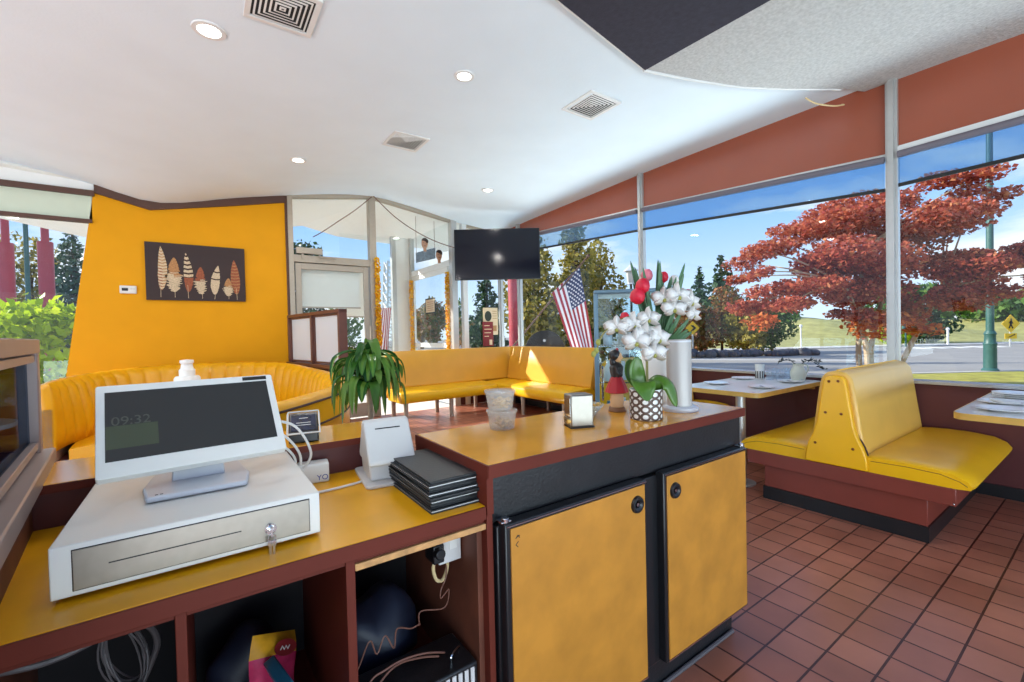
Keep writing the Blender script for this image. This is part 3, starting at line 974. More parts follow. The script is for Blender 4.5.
for i, (x0, x1, lk) in enumerate(((0.708, 1.346, 1.286), (1.45, 2.074, 1.515))):
    d = MB(); bb(d, x0, x1, 1.058, 1.098, 0.146, 0.893)
    d = d.build('door', M['black'], t, bevel=0.005)
    d['label'] = ['left cooler door with scribbled pen marks', 'right cooler door'][i]
    p = MB(); bb(p, x0 + 0.018, x1 - 0.014, 1.0535, 1.06, 0.158, 0.878); p.build('door_face', M['door_lam'], d, bevel=0.001)
    p = MB(); bb(p, x0 + 0.012, x1 - 0.008, 1.054, 1.0585, 0.150, 0.156); p.build('lower_trim', M['chrome'], d)
    p = MB(); bb(p, x0 + 0.006, x1 - 0.004, 1.0535, 1.0575, 0.884, 0.888); p.build('upper_trim', M['chrome'], d)
    p = MB()
    zc = 0.815
    st = len(p.v)
    p.lathe([(0.012, 0.0), (0.012, 0.004), (0.021, 0.010), (0.029, 0.009), (0.032, 0.0)], n=28)
    p.xf(st, Matrix.Translation((lk - 1.4, 1.0535 - 1.35, zc)) @ Matrix.Rotation(PI / 2, 4, 'X'))
    p.build('lock_ring', M['black'], d)
    p = MB(); p.cyl((lk - 1.4, 1.0525 - 1.35, zc), (lk - 1.4, 1.048 - 1.35, zc), 0.007, n=14); p.build('lock_barrel', M['chrome'], d)
    hx = x0 + 0.012 if i == 0 else x1 - 0.012
    p = MB(); p.cyl((hx - 1.4, 1.075 - 1.35, 0.893), (hx - 1.4, 1.075 - 1.35, 0.908), 0.012, n=14); bb(p, hx - 0.018, hx + 0.018, 1.066, 1.10, 0.893, 0.899)
    p.build('hinge', M['chrome'], d, bevel=0.002)
    if i == 0:
        p = MB()
        for (ax, az, bx, bz) in ((0.742, 0.846, 0.750, 0.855), (0.750, 0.855, 0.757, 0.846), (0.745, 0.850, 0.757, 0.853), (0.742, 0.828, 0.752, 0.836), (0.742, 0.828, 0.750, 0.820)):
            p.cyl((ax - 1.4, 1.0532 - 1.35, az), (bx - 1.4, 1.0532 - 1.35, bz), 0.0013, n=6)
        p.build('pen_mark', M['sign_black'], d)

# ================================================================== WINDOW BOOTHS
def make_bench(name, label, loc):
    t = thing(name, label, 'booth bench', loc, group='window booth benches')
    D = UW - 0.06 - 3.84                       # depth from the aisle to the wall
    q = MB(); q.box(0.055, D, -0.50, 0.53, 0.105, 0.30); q.build('base', M['rail_red'], t, bevel=0.003)
    q = MB(); q.box(0.045, D, -0.51, 0.54, 0.0, 0.105); q.build('kick_board', M['black'], t)
    q = MB(); q.box(0.0, D, -0.645, 0.645, 0.295, 0.405); q.build('rail', M['rail_red'], t, bevel=0.003)
    for y in (-0.635, 0.635):
        q = MB(); q.ball((-0.001, y, 0.31), 0.005, 8, 5); q.build('screw', M['chrome'], t)
    for s in (-1, 1):
        # seat cushion: domed, with a rolled front
        prof = [(0.11, 0.405), (0.11, 0.50), (0.2, 0.522), (0.35, 0.53), (0.5, 0.526), (0.63, 0.51), (0.70, 0.475), (0.728, 0.435), (0.718, 0.412), (0.66, 0.405)]
        q = MB()
        xs = [0.012, 0.03, 0.08, 0.2, 0.5, D * 0.6, D - 0.1, D - 0.02]
        sh = [0.86, 0.95, 0.985, 1.0, 1.0, 1.0, 1.0, 0.97]
        vs = []
        for x, k in zip(xs, sh):
            for (y, z) in prof:
                vs.append((x, s * (0.11 + (y - 0.11) * (1 if k > 0.98 else 0.985)), 0.405 + (z - 0.405) * k))
        n = len(prof)
        fs = [(j * n + i, j * n + (i + 1) % n, (j + 1) * n + (i + 1) % n, (j + 1) * n + i) for j in range(len(xs) - 1) for i in range(n)]
        fs += [tuple(range(n)), tuple(range((len(xs) - 1) * n, len(xs) * n))]
        q.add(vs, fs)
        q.build('seat', M['vinyl'], t, smooth=50)
        q = MB(); q.tube([(0.012, s * y, z + 0.0) for (y, z) in ((0.21, 0.485), (0.4, 0.49), (0.57, 0.482), (0.66, 0.455), (0.695, 0.43))], 0.0028, 6); q.build('seat_piping', M['seam'], t)
    # wedge-shaped double back
    half = [(0.19, 0.41), (0.178, 0.50), (0.155, 0.66), (0.132, 0.84), (0.115, 0.97), (0.098, 1.055), (0.065, 1.10)]
    poly = half + [(0.0, 1.113)] + [(-y, z) for y, z in reversed(half)]
    q = MB(); q.prism(poly, 0.03, D - 0.005, 'x'); q.build('back', M['vinyl_back'], t, bevel=0.02, smooth=45, seg=3)
    q = MB(); q.box(0.06, D - 0.05, -0.006, 0.006, 1.109, 1.119); q.build('back_seam', M['vinyl'], t, bevel=0.003)
    # bell-shaped aisle panel with buttons
    half = [(0.200, 0.408), (0.192, 0.50), (0.172, 0.57), (0.142, 0.63), (0.118, 0.72), (0.098, 0.85), (0.082, 0.97), (0.070, 1.045), (0.048, 1.075)]
    poly = half + [(0.0, 1.082)] + [(-y, z) for y, z in reversed(half)]
    q = MB(); q.prism(poly, -0.012, 0.035, 'x'); q.build('aisle_panel', M['vinyl_side'], t, bevel=0.012, seg=3)
    q = MB(); q.tube([(0.036, y * 1.01, z) for y, z in poly], 0.006, 6); q.build('panel_piping', M['piping'], t)
    for (y, z) in ((-0.028, 1.04), (0.03, 1.035), (-0.045, 0.80), (0.055, 0.80), (-0.115, 0.555), (0.125, 0.56)):
        q = MB(); q.ball((-0.013, y, z), 0.010, 10, 6, (0.6, 1, 1)); q.build('button', M['button'], t)
    return t
bench = make_bench('booth_bench', 'yellow double-sided booth bench with buttoned aisle end, between the two window tables', (3.84, 1.30, 0))
dup(bench, (3.84, 3.56, 0), None, 'farther yellow booth bench behind the vase and flowers, beyond the set table')

def make_table(name, label, loc, w):
    t = thing(name, label, 'table', loc, group='window booth tables')
    D = UW - 0.065 - 3.95
    q = MB(); q.prism(rrect(0, D, -w / 2, w / 2, 0.07), 0.838, 0.874); q.build('table_top', M['table_white'], t, bevel=0.002)
    q = MB()
    pts = rrect(-0.004, D + 0.002, -w / 2 - 0.004, w / 2 + 0.004, 0.072)
    n = len(pts)
    q.add([(x, y, 0.832) for x, y in pts] + [(x, y, 0.8735) for x, y in pts] + [(x * 0.995 + 0.004, y * 0.99, 0.832) for x, y in pts] + [(x * 0.995 + 0.004, y * 0.99, 0.8735) for x, y in pts],
          [(i, (i + 1) % n, n + (i + 1) % n, n + i) for i in range(n)] + [(2 * n + i, 3 * n + i, 3 * n + (i + 1) % n, 2 * n + (i + 1) % n) for i in range(n)]
          + [(n + i, n + (i + 1) % n, 3 * n + (i + 1) % n, 3 * n + i) for i in range(n)] + [(i, 2 * n + i, 2 * n + (i + 1) % n, (i + 1) % n) for i in range(n)])
    q.build('table_edge', M['table_edge'], t)
    q = MB(); q.cyl((0.16, -0.16, 0.012), (0.16, -0.16, 0.835), 0.042, n=20); q.cyl((0.16, -0.16, 0.0), (0.16, -0.16, 0.014), 0.12, n=28); q.cyl((0.16, -0.16, 0.815), (0.16, -0.16, 0.836), 0.075, n=20)
    q.build('pedestal', M['alu'], t)
    q = MB(); q.box(D - 0.03, D, -w / 2 + 0.08, w / 2 - 0.08, 0.78, 0.836); q.build('wall_cleat', M['table_edge'], t)
    return t
tab = make_table('window_table', 'white-topped window table with maple edge, set with glasses and a ribbed pitcher', (3.95, 2.30, 0), 0.80)
dup(tab, (3.95, 0.29, 0), None, 'white-topped window table at the right edge of the picture, holding stacked plates')

# tableware
def lathe_thing(name, label, cat, loc, prof, m, group=None, n=28, sub=None, **kw):
    q = MB(); q.lathe(prof, n=n, **kw)
    o = q.build(name, m)
    o.location = loc
    return tag(o, label, cat, group)
PLATE = [(0.001, 0.0), (0.062, 0.0), (0.066, 0.004), (0.118, 0.014), (0.121, 0.018), (0.116, 0.018), (0.068, 0.008), (0.001, 0.007)]
TZ = 0.8745
def plate(x, y, z, label, napkin=False, s=1.0, group='white plates'):
    t = thing('plate', label, 'plate', (x, y, z), group=group)
    q = MB(); q.lathe([(r * s, h * s) for r, h in PLATE], n=36); q.build('dish', M['china'], t)
    return t
def fork(x, y, z, rz, label):
    t = thing('fork', label, 'fork', (x, y, z), rz, group='cutlery on the plates')
    q = MB(); q.box(-0.085, 0.03, -0.004, 0.004, 0, 0.003); q.box(0.03, 0.05, -0.011, 0.011, 0, 0.003)
    q.build('fork_handle', M['cutlery'], t, bevel=0.001)
    q = MB()
    for k in (-0.009, -0.003, 0.003, 0.009): q.box(0.05, 0.085, k - 0.0016, k + 0.0016, 0, 0.003)
    q.build('tines', M['cutlery'], t)
plate(4.36, 2.06, TZ, 'white plate nearest the aisle corner of the set window table')
plate(4.98, 2.08, TZ, 'white plate in front of the ribbed pitcher')
plate(4.36, 2.52, TZ, 'white plate at the left front edge of the set window table, beside the pale cylinder')
plate(4.98, 2.56, TZ, 'white plate at the far left of the set window table, left of the striped tumbler')
fork(4.37, 2.06, TZ + 0.0085, 0.7, 'dark fork on the plate nearest the aisle corner of the set table')
fork(4.99, 2.08, TZ + 0.0085, 0.7, 'dark fork on the plate in front of the ribbed pitcher')
plate(4.22, 0.50, TZ, 'white plate nearest the aisle on the table at the right edge', s=1.1)
plate(4.60, 0.54, TZ, 'white plate second from the aisle on the table at the right edge', s=1.1)
for k in range(3):
    plate(4.98, 0.52, TZ + k * 0.012, ['lowest white plate of the stack at the window end of the right-edge table', 'middle white plate of the stack at the window end of the right-edge table', 'topmost white plate of the stack at the window end of the right-edge table'][k], s=1.1)
q = MB(); q.box(-0.09, 0.09, -0.045, 0.045, 0, 0.012); o = q.build('folded_napkin', M['paper'], bevel=0.004); o.location = (4.62, 0.54, TZ + 0.010); o.rotation_euler = (0, 0, 0.5)
tag(o, 'folded white napkin on a plate of the right-edge table', 'napkin')
q = MB(); q.box(-0.05, 0.05, -0.04, 0.04, 0, 0.06); o = q.build('grey_caddy', M['grey_plastic'], bevel=0.008); o.location = (4.75, 0.30, TZ); o.rotation_euler = (0, 0, 0.2)
tag(o, 'small light grey box beside the stacked plates on the right-edge table', 'box')

# glasses, tumbler, pitcher
GL = [(0.030, 0.0), (0.033, 0.002), (0.037, 0.12), (0.0345, 0.12), (0.0305, 0.010), (0.001, 0.009)]
gi = ['clear upturned glass beside the striped tumbler, nearest the plates', 'clear upturned glass in the middle of the glass cluster', 'clear upturned glass just left of the ribbed pitcher',
      'clear upturned glass at the back of the cluster beside the sill', 'clear upturned glass at the back, behind the pitcher handle']
for k, (x, y) in enumerate(((5.08, 2.32), (5.14, 2.25), (5.20, 2.19), (5.24, 2.34), (5.28, 2.24))):
    lathe_thing('water_glass', gi[k], 'glass', (x, y, TZ), [(0.037, 0.0), (0.0375, 0.002), (0.032, 0.118), (0.030, 0.12), (0.001, 0.12)], M['drink_glass'], 'upturned glasses on the set table')
t = thing('striped_tumbler', 'tall tumbler with dark lower stripes on the set window table', 'tumbler', (5.15, 2.46, TZ))
q = MB(); q.lathe([(0.042, 0.0), (0.044, 0.004), (0.048, 0.16), (0.045, 0.16), (0.041, 0.008), (0.001, 0.006)], n=28); q.build('cup', M['white_ceramic'], t)
q = MB()
for k in range(12):
    a = 2 * PI * k / 12
    st = len(q.v); q.box(0.0435, 0.0462, -0.006, 0.006, 0.004, 0.085); q.xf(st, Matrix.Rotation(a, 4, 'Z'))
q.build('stripes', M['sign_black'], t)
t = thing('pitcher', 'pale ribbed ceramic pitcher with dark leafy sprigs on the set window table', 'pitcher', (5.13, 2.06, TZ))
q = MB(); q.lathe([(0.04, 0.0), (0.058, 0.01), (0.074, 0.06), (0.070, 0.10), (0.052, 0.145), (0.044, 0.165), (0.050, 0.185), (0.046, 0.185), (0.040, 0.165), (0.046, 0.145), (0.001, 0.13)], n=72, ribs=12, rib=0.035, twist=6); q.build('jug_body', M['ribbed_ceramic'], t)
q = MB(); q.tube(smooth_path([(0.045, -0.02, 0.165), (0.085, -0.045, 0.17), (0.10, -0.055, 0.12), (0.068, -0.035, 0.06)]), 0.008, 8); q.build('jug_handle', M['ribbed_ceramic'], t)
q = MB()
rnd = random.Random(5)
for (ex, ey, ez) in ((0.16, -0.16, 0.20), (0.12, -0.20, 0.13), (-0.09, 0.16, 0.2)):
    pts = smooth_path([(0, 0, 0.13), (ex * 0.4, ey * 0.4, 0.22), (ex, ey, ez)], 6)
    q.tube(pts, 0.003, 5)
    for p in pts[4:]:
        for s in (-1, 1):
            d = Vector((rnd.uniform(-.4, 1) * s, rnd.uniform(-1, .4) * s, rnd.uniform(-0.4, 0.6))).normalized()
            w = d.cross(Vector((0.3, 0.8, 0.4))).normalized()
            q.add([p, p + d * 0.02 + w * 0.009, p + d * 0.042, p + d * 0.02 - w * 0.009], [(0, 1, 2, 3)])
q.build('sprig', mat('dark_leaf', (34, 44, 42), 0.5, noise=0.2), t)

# ================================================================== CURVED BOOTH
t = thing('curved_booth', 'curved channel-backed orange-yellow booth along the yellow wall', 'curved booth', (0.05, 5.5, 0))
ctrl = [(-1.17, 5.75, 1.08), (-1.17, 6.35, 1.09), (-0.98, 7.02, 1.10), (-0.55, 7.42, 1.115), (0.05, 7.55, 1.12), (0.62, 7.42, 1.11), (1.03, 7.0, 1.09), (1.24, 6.3, 1.04), (1.30, 5.6, 1.02), (1.25, 4.85, 1.0), (1.03, 4.2, 1.0), (0.67, 3.68, 1.0), (0.35, 3.36, 0.99)]
pth = smooth_path(ctrl, 28)
# even spacing
acc = [0.0]
for a, c in zip(pth[:-1], pth[1:]): acc.append(acc[-1] + (Vector((c.x, c.y)) - Vector((a.x, a.y))).length)
NS = 420
ss = np.linspace(0, acc[-1], NS)
px = np.interp(ss, acc, [p.x for p in pth]) - 0.05
py = np.interp(ss, acc, [p.y for p in pth]) - 5.5
pz = np.interp(ss, acc, [p.z for p in pth])
tx, ty = np.gradient(px), np.gradient(py)
tl = np.hypot(tx, ty)
inn = [(float(ty[i] / tl[i]), float(-tx[i] / tl[i])) for i in range(NS)]
path = [((float(px[i]), float(py[i])), inn[i]) for i in range(NS)]
CH = 0.20
def back_prof(i):
    u = (ss[i] % CH) / CH
    pf = 0.044 * math.sqrt(max(0, 1 - (2 * u - 1) ** 2))
    h = float(pz[i])
    zt = h + pf * 0.25
    tp = 0.25 + 0.75 * min(1.0, i / 34.0)
    return [(o if o < 0.04 else 0.03 + (o - 0.03) * tp, z) for o, z in [(-0.035, 0.50), (-0.035, h - 0.05), (-0.02, zt - 0.012), (0.03, zt), (0.08, zt - 0.01), (0.115 + pf, h - 0.07), (0.155 + pf, h - 0.25), (0.185 + pf, 0.62), (0.19, 0.46), (0.1, 0.44), (0.0, 0.44)]]
q = MB(); q.sweep(path, back_prof); q.build('channel_back', M['vinyl_booth'], t, smooth=70)
q = MB(); q.tube([(p[0] - d[0] * 0.04, p[1] - d[1] * 0.04, float(pz[i]) - 0.05) for i, (p, d) in enumerate(path)][::4], 0.009, 6)
q.tube([(p[0] - d[0] * 0.04, p[1] - d[1] * 0.04, float(pz[i]) - 0.235) for i, (p, d) in enumerate(path)][::4], 0.008, 6)
q.build('piping', M['piping'], t)
q = MB(); q.sweep(path, lambda i: [(-0.036, float(pz[i]) - 0.235), (-0.038, float(pz[i]) - 0.06), (-0.03, float(pz[i]) - 0.06), (-0.03, float(pz[i]) - 0.235)]); q.build('outer_band', M['vinyl_side'], t)
q = MB(); q.sweep(path, lambda i: [(-0.03, 0.0), (-0.03, float(pz[i]) - 0.235), (0.06, float(pz[i]) - 0.235), (0.06, 0.0)]); q.build('outer_shell', M['booth_base'], t)
i0, i1 = 1, NS - 30
sp = path[i0:i1]
q = MB(); q.sweep(sp, lambda i: [(0.15, 0.34), (0.15, 0.455), (0.30, 0.475), (0.52, 0.47), (0.60, 0.445), (0.625, 0.40), (0.615, 0.355), (0.58, 0.34)]); q.build('seat', M['vinyl_booth'], t, smooth=60)
q = MB(); q.sweep(sp, lambda i: [(0.06, 0.0), (0.06, 0.34), (0.57, 0.34), (0.57, 0.0)]); q.build('seat_base', M['maroon'], t)
# round table standing in the booth, with a jar on it
t = thing('pedestal_table', 'small round white table inside the curved booth, mostly behind the till screen', 'table', (0.02, 5.35, 0))
q = MB(); q.cyl((0, 0, 0.80), (0, 0, 0.835), 0.42, n=48); q.build('table_top', M['table_white'], t, bevel=0.004)
q = MB(); q.cyl((0, 0, 0.01), (0, 0, 0.80), 0.035, n=18); q.cyl((0, 0, 0), (0, 0, 0.02), 0.22, n=30); q.build('pedestal', M['chrome'], t)
t = thing('lidded_jar', 'white faceted jar with tall lid showing above the till screen', 'jar', (-0.10, 5.35, 0.835))
q = MB(); q.lathe([(0.07, 0.0), (0.1, 0.02), (0.1, 0.12), (0.092, 0.19), (0.104, 0.20), (0.104, 0.25), (0.09, 0.27), (0.001, 0.27)], n=40, ribs=10, rib=0.03); q.build('jar_body', M['white_ceramic'], t)
q = MB(); q.lathe([(0.066, 0.27), (0.066, 0.33), (0.052, 0.345), (0.046, 0.385), (0.058, 0.40), (0.056, 0.425), (0.001, 0.432)], n=28); q.build('jar_lid', M['white_ceramic'], t)

# ================================================================== LOUNGE BENCHES BY THE BACK CORNER
def lounge(name, label, loc, rz, length, hb=1.17, s0=0.0):
    t = thing(name, label, 'bench sofa', loc, rz, group='yellow waiting benches in the far corner')
    q = MB(); q.prism([(0.0, 0.32), (0.63, 0.32), (0.66, 0.36), (0.665, 0.43), (0.64, 0.485), (0.56, 0.51), (0.2, 0.53), (0.0, 0.53)], s0, length, 'x')
    q.build('seat', M['vinyl'], t, bevel=0.012, smooth=50)
    q = MB(); q.prism([(-0.10, 0.34), (-0.10, hb - 0.02), (-0.08, hb), (-0.02, hb), (0.0, hb - 0.02), (0.05, 0.8), (0.10, 0.54), (0.06, 0.5)], 0, length, 'x')
    q.build('back', M['vinyl_wait'], t, bevel=0.01, smooth=50)
    for k in (0.12, 0.5, 0.88):
        for yy in (0.0, 0.58):
            q = MB(); x = s0 + 0.1 + (length - s0 - 0.2) * (k - 0.12) / 0.76
            q.cyl((x, yy, 0), (x, yy, 0.325), 0.035, 0.04, n=14); q.build('leg', M['alu_warm'], t)
    return t
lounge('waiting_bench', 'long yellow waiting bench on metal legs along the back glazing, under the television', (5.36, 7.60, 0), PI, 2.68, 1.17, 0.80)
lounge('waiting_bench', 'yellow waiting bench along the window wall in the far corner, beside the glass cabinet', (5.24, 5.10, 0), PI / 2, 2.38, 1.18)

# ================================================================== ON THE SERVICE COUNTER
# cash drawer with keys
t = thing('cash_drawer', 'white cash drawer with a brushed steel front, on the service counter under the touch screen', 'cash drawer', (-0.004, 1.20, 0.945))
q = MB(); q.box(-0.243, 0.243, 0.0, 0.53, 0.010, 0.113); q.build('case', M['white_plastic'], t, bevel=0.003)
q = MB()
for x in (-0.2, 0.2):
    for y in (0.04, 0.48): q.cyl((x, y, 0), (x, y, 0.011), 0.014, n=14)
q.build('foot', M['black'], t)
q = MB(); q.box(-0.211, 0.219, -0.0015, 0.004, 0.020, 0.102); q.build('drawer_gap', M['sign_black'], t, bevel=0.001)
dr = MB(); dr.box(-0.2095, 0.2175, -0.003, 0.004, 0.0215, 0.1005); dr = dr.build('drawer_front', M['steel'], t, bevel=0.001)
q = MB(); q.box(-0.157, 0.072, -0.0036, -0.0028, 0.060, 0.0625); q.build('slot', M['sign_black'], dr)
q = MB(); q.cyl((0.131, -0.002, 0.052), (0.131, -0.010, 0.052), 0.0125, n=24); q.cyl((0.131, -0.010, 0.052), (0.131, -0.014, 0.052), 0.008, n=20); q.build('lock', M['chrome'], dr)
t2 = thing('key_ring', 'small ring of keys hanging from the cash drawer lock', 'keys', (0.127, 1.184, 0.997))
q = MB(); q.cyl((0, 0.004, 0), (0, -0.008, 0), 0.0045, n=12); q.box(-0.002, 0.002, -0.014, -0.004, -0.012, 0.010); q.build('key_in_lock', M['chrome'], t2)
q = MB(); q.torus((0, -0.012, -0.014), 0.008, 0.001, 'y', 20, 6); q.build('ring', M['chrome'], t2)
for k, (dx, l) in enumerate(((-0.004, 0.036), (0.003, 0.042))):
    q = MB(); q.box(dx - 0.005, dx + 0.005, -0.0135 - k * 0.002, -0.012 - k * 0.002, -0.032, -0.020); q.box(dx - 0.0025, dx + 0.0025, -0.0135 - k * 0.002, -0.012 - k * 0.002, -0.02 - l, -0.032)
    q.build('key', M['chrome'], t2)

# touch-screen till
t = thing('touch_screen_till', 'white point-of-sale touch screen tilted back on a silver stand, on the cash drawer', 'till screen', (-0.01, 1.47, 1.0585))
q = MB(); q.prism([(-0.105, -0.10), (0.105, -0.10), (0.118, 0.0), (0.10, 0.16), (-0.10, 0.16), (-0.118, 0.0)], 0.002, 0.016); q.build('stand_base', M['base_grey'], t, bevel=0.006, seg=3)
q = MB(); q.hexa([(-0.06, 0.02, 0.014), (0.06, 0.02, 0.014), (0.06, 0.05, 0.014), (-0.06, 0.05, 0.014)], [(-0.05, 0.055, 0.15), (0.05, 0.055, 0.15), (0.05, 0.085, 0.15), (-0.05, 0.085, 0.15)]); q.build('stand_neck', M['base_grey'], t, bevel=0.004)
q = MB(); q.box(-0.088, -0.082, -0.088, -0.084, 0.0155, 0.0168); q.box(-0.078, -0.072, -0.088, -0.084, 0.0155, 0.0168); q.build('base_mark', M['sign_black'], t)
# screen: local frame with x along, y up the tilted face, z out of the face
p0 = Vector((-0.0019 + 0.01, 1.4302 - 1.47, 1.1261 - 1.0585))
tilt, yaw_s = math.radians(38.2), math.radians(5.7)
xdir = Vector((math.cos(yaw_s), math.sin(yaw_s), 0))
bdir = Vector((-math.sin(yaw_s), math.cos(yaw_s), 0))
ydir = bdir * math.sin(tilt) + Vector((0, 0, math.cos(tilt)))
ndir = xdir.cross(ydir)
B0 = basis(p0, xdir, ydir, ndir)
scr = MB(); scr.prism(rrect(-0.2067, 0.2067, 0.0, 0.266, 0.006), -0.026, 0.0); scr = scr.build('screen_housing', M['white_plastic'], t, bevel=0.002)
scr.matrix_local = B0
q = MB(); q.box(-0.189, 0.188, 0.042, 0.243, -0.001, 0.0012); q.build('display', M['screen'], scr)
q = MB(); q.box(-0.188, -0.085, 0.075, 0.140, 0.0012, 0.0015); q.build('wallpaper', M['display_green'], scr)
q = MB(); q.box(0.125, 0.190, 0.249, 0.261, -0.001, 0.001); q.build('camera_bar', M['sign_black'], scr)
text_obj('clock_digits', '09:32', 0.036, M['clock'], scr, basis((-0.138, 0.152, 0.0016), (1, 0, 0), (0, 1, 0), (0, 0, 1)), 0.0001)

# folder stack: check presenters
for k in range(8):
    rr = random.Random(k)
    labs = ['topmost', 'second from the top', 'third from the top', 'fourth from the top', 'fourth from the bottom', 'third from the bottom', 'second from the bottom', 'bottom']
    z = 0.945 + (7 - k) * 0.0112
    t = thing('bill_folder', 'black leatherette bill folder, %s of the stack beside the bar end' % labs[k], 'bill folder', (0.603 + rr.uniform(-.006, .006), 1.325 + rr.uniform(-.008, .008), z), math.radians(rr.uniform(-1.6, 1.6) - 1), group='black bill folders stacked on the counter')
    q = MB(); q.box(-0.082, 0.082, -0.178, 0.178, 0.0, 0.0032); q.box(-0.082, 0.082, -0.178, 0.178, 0.0076, 0.0109)
    q.cyl((0.080, -0.178, 0.0053), (0.080, 0.178, 0.0053), 0.0053, n=10)
    q.build('cover', M['black_leather'], t, bevel=0.0012)
    q = MB(); q.box(-0.078, 0.076, -0.174, 0.174, 0.0034, 0.0072); q.build('pages', M['grey_plastic'] if k % 2 else M['black_leather'], t)

# receipt / card device
t = thing('card_reader', 'white sloped card terminal with a slot, on a flat base beside the bill folders', 'card reader', (0.525, 1.56, 0.945), math.radians(-7))
q = MB(); q.prism(rrect(-0.078, 0.078, -0.115, 0.14, 0.02), 0.0, 0.012); q.build('base_plate', M['grey_plastic'], t, bevel=0.003)
q = MB(); q.hexa([(-0.056, -0.072, 0.012), (0.056, -0.072, 0.012), (0.056, 0.08, 0.012), (-0.056, 0.08, 0.012)], [(-0.060, -0.062, 0.070), (0.060, -0.062, 0.070), (0.060, 0.08, 0.070), (-0.060, 0.08, 0.070)]); q.build('pedestal', M['grey_plastic'], t, bevel=0.008, seg=3)
q = MB(); q.prism([(-0.100, 0.068), (-0.104, 0.084), (-0.015, 0.206), (0.012, 0.212), (0.085, 0.088), (0.080, 0.068)], -0.066, 0.092, 'x')
hd = q.build('sloped_head', M['reader_white'], t, bevel=0.012, seg=3)
yv = Vector((0, 0.087, 0.120)).normalized(); nv = Vector((0, -0.120, 0.087)).normalized()
q = MB(); q.box(-0.03, 0.056, -0.0018, 0.0018, -0.001, 0.0014); sl = q.build('card_slot', M['sign_black'], hd); sl.matrix_local = basis(Vector((0, -0.015, 0.206)) - yv * 0.03 + nv * 0.0, (1, 0, 0), yv, nv)

# power adapter with blue mark, cables
t = thing('power_adapter', 'white power adapter with a blue mark, behind the cash drawer corner', 'power adapter', (0.315, 1.672, 0.945), math.radians(-8))
q = MB(); q.box(-0.05, 0.05, -0.03, 0.03, 0.0, 0.068); q.build('case', M['white_plastic'], t, bevel=0.006, seg=3)
text_obj('printed_mark', 'YO', 0.026, M['blue_mark'], t, basis((0.028, -0.0305, 0.018), (1, 0, 0), (0, 0, 1), (0, -1, 0)), 0.0003)
CABS = [([(0.16, 1.56, 1.20), (0.25, 1.60, 1.16), (0.30, 1.62, 1.06), (0.275, 1.66, 0.99), (0.272, 1.69, 0.97)], 'white cable looping from the touch screen back, outermost of the loops'),
        ([(0.16, 1.60, 1.15), (0.22, 1.62, 1.13), (0.27, 1.64, 1.05), (0.262, 1.68, 0.96), (0.24, 1.74 - 0.03, 0.955)], 'white cable looping from the touch screen back, middle of the loops'),
        ([(0.16, 1.62, 1.12), (0.21, 1.63, 1.10), (0.255, 1.65, 1.04), (0.252, 1.67, 0.96)], 'white cable looping from the touch screen back, innermost of the loops'),
        ([(0.262, 1.55, 0.950), (0.29, 1.53, 0.950), (0.36, 1.53, 0.950), (0.44, 1.545, 0.950), (0.47, 1.56, 0.952)], 'white cable lying on the counter between cash drawer and card terminal')]
for pts, lab in CABS:
    q = MB(); q.tube(smooth_path(pts, 10), 0.0042, 8)
    tag(q.build('cable', M['cord_white']), lab, 'cable', 'white cables of the till')

# small terminal on the ledge under a clear cover
t = thing('payment_terminal', 'dark payment terminal with a clear rim and sloped screen, on the back ledge', 'payment terminal', (0.318, 1.84, 1.067), math.radians(-10))
q = MB(); q.prism([(-0.085, 0.0), (-0.085, 0.034), (0.02, 0.088), (0.06, 0.088), (0.085, 0.0)], -0.05, 0.05, 'x'); q.build('body', M['black'], t, bevel=0.005)
sv = Vector((0, 0.105, 0.054)).normalized(); sn = Vector((0, -0.054, 0.105)).normalized()
q = MB(); q.box(-0.042, 0.042, 0.018, 0.112, -0.001, 0.0015); ds = q.build('display', M['terminal_screen'], t); ds.matrix_local = basis((0, -0.085, 0.034), (1, 0, 0), sv, sn)
q = MB()
for (z0, y0, w_) in ((0.062, 0.0, 0.05), (0.048, 0.0, 0.05), (0.09, 0.0, 0.03)): q.box(-w_ / 2, w_ / 2, z0, z0 + 0.003, 0.0015, 0.0018)
q.build('display_text', M['paper'], ds)
q = MB(); q.tube([(-0.054, -0.088, 0.036), (-0.054, 0.02, 0.092), (-0.054, 0.064, 0.092), (0.054, 0.064, 0.092), (0.054, 0.02, 0.092), (0.054, -0.088, 0.036), (-0.054, -0.088, 0.036)], 0.0035, 6); q.build('clear_rim', M['paper'], t)

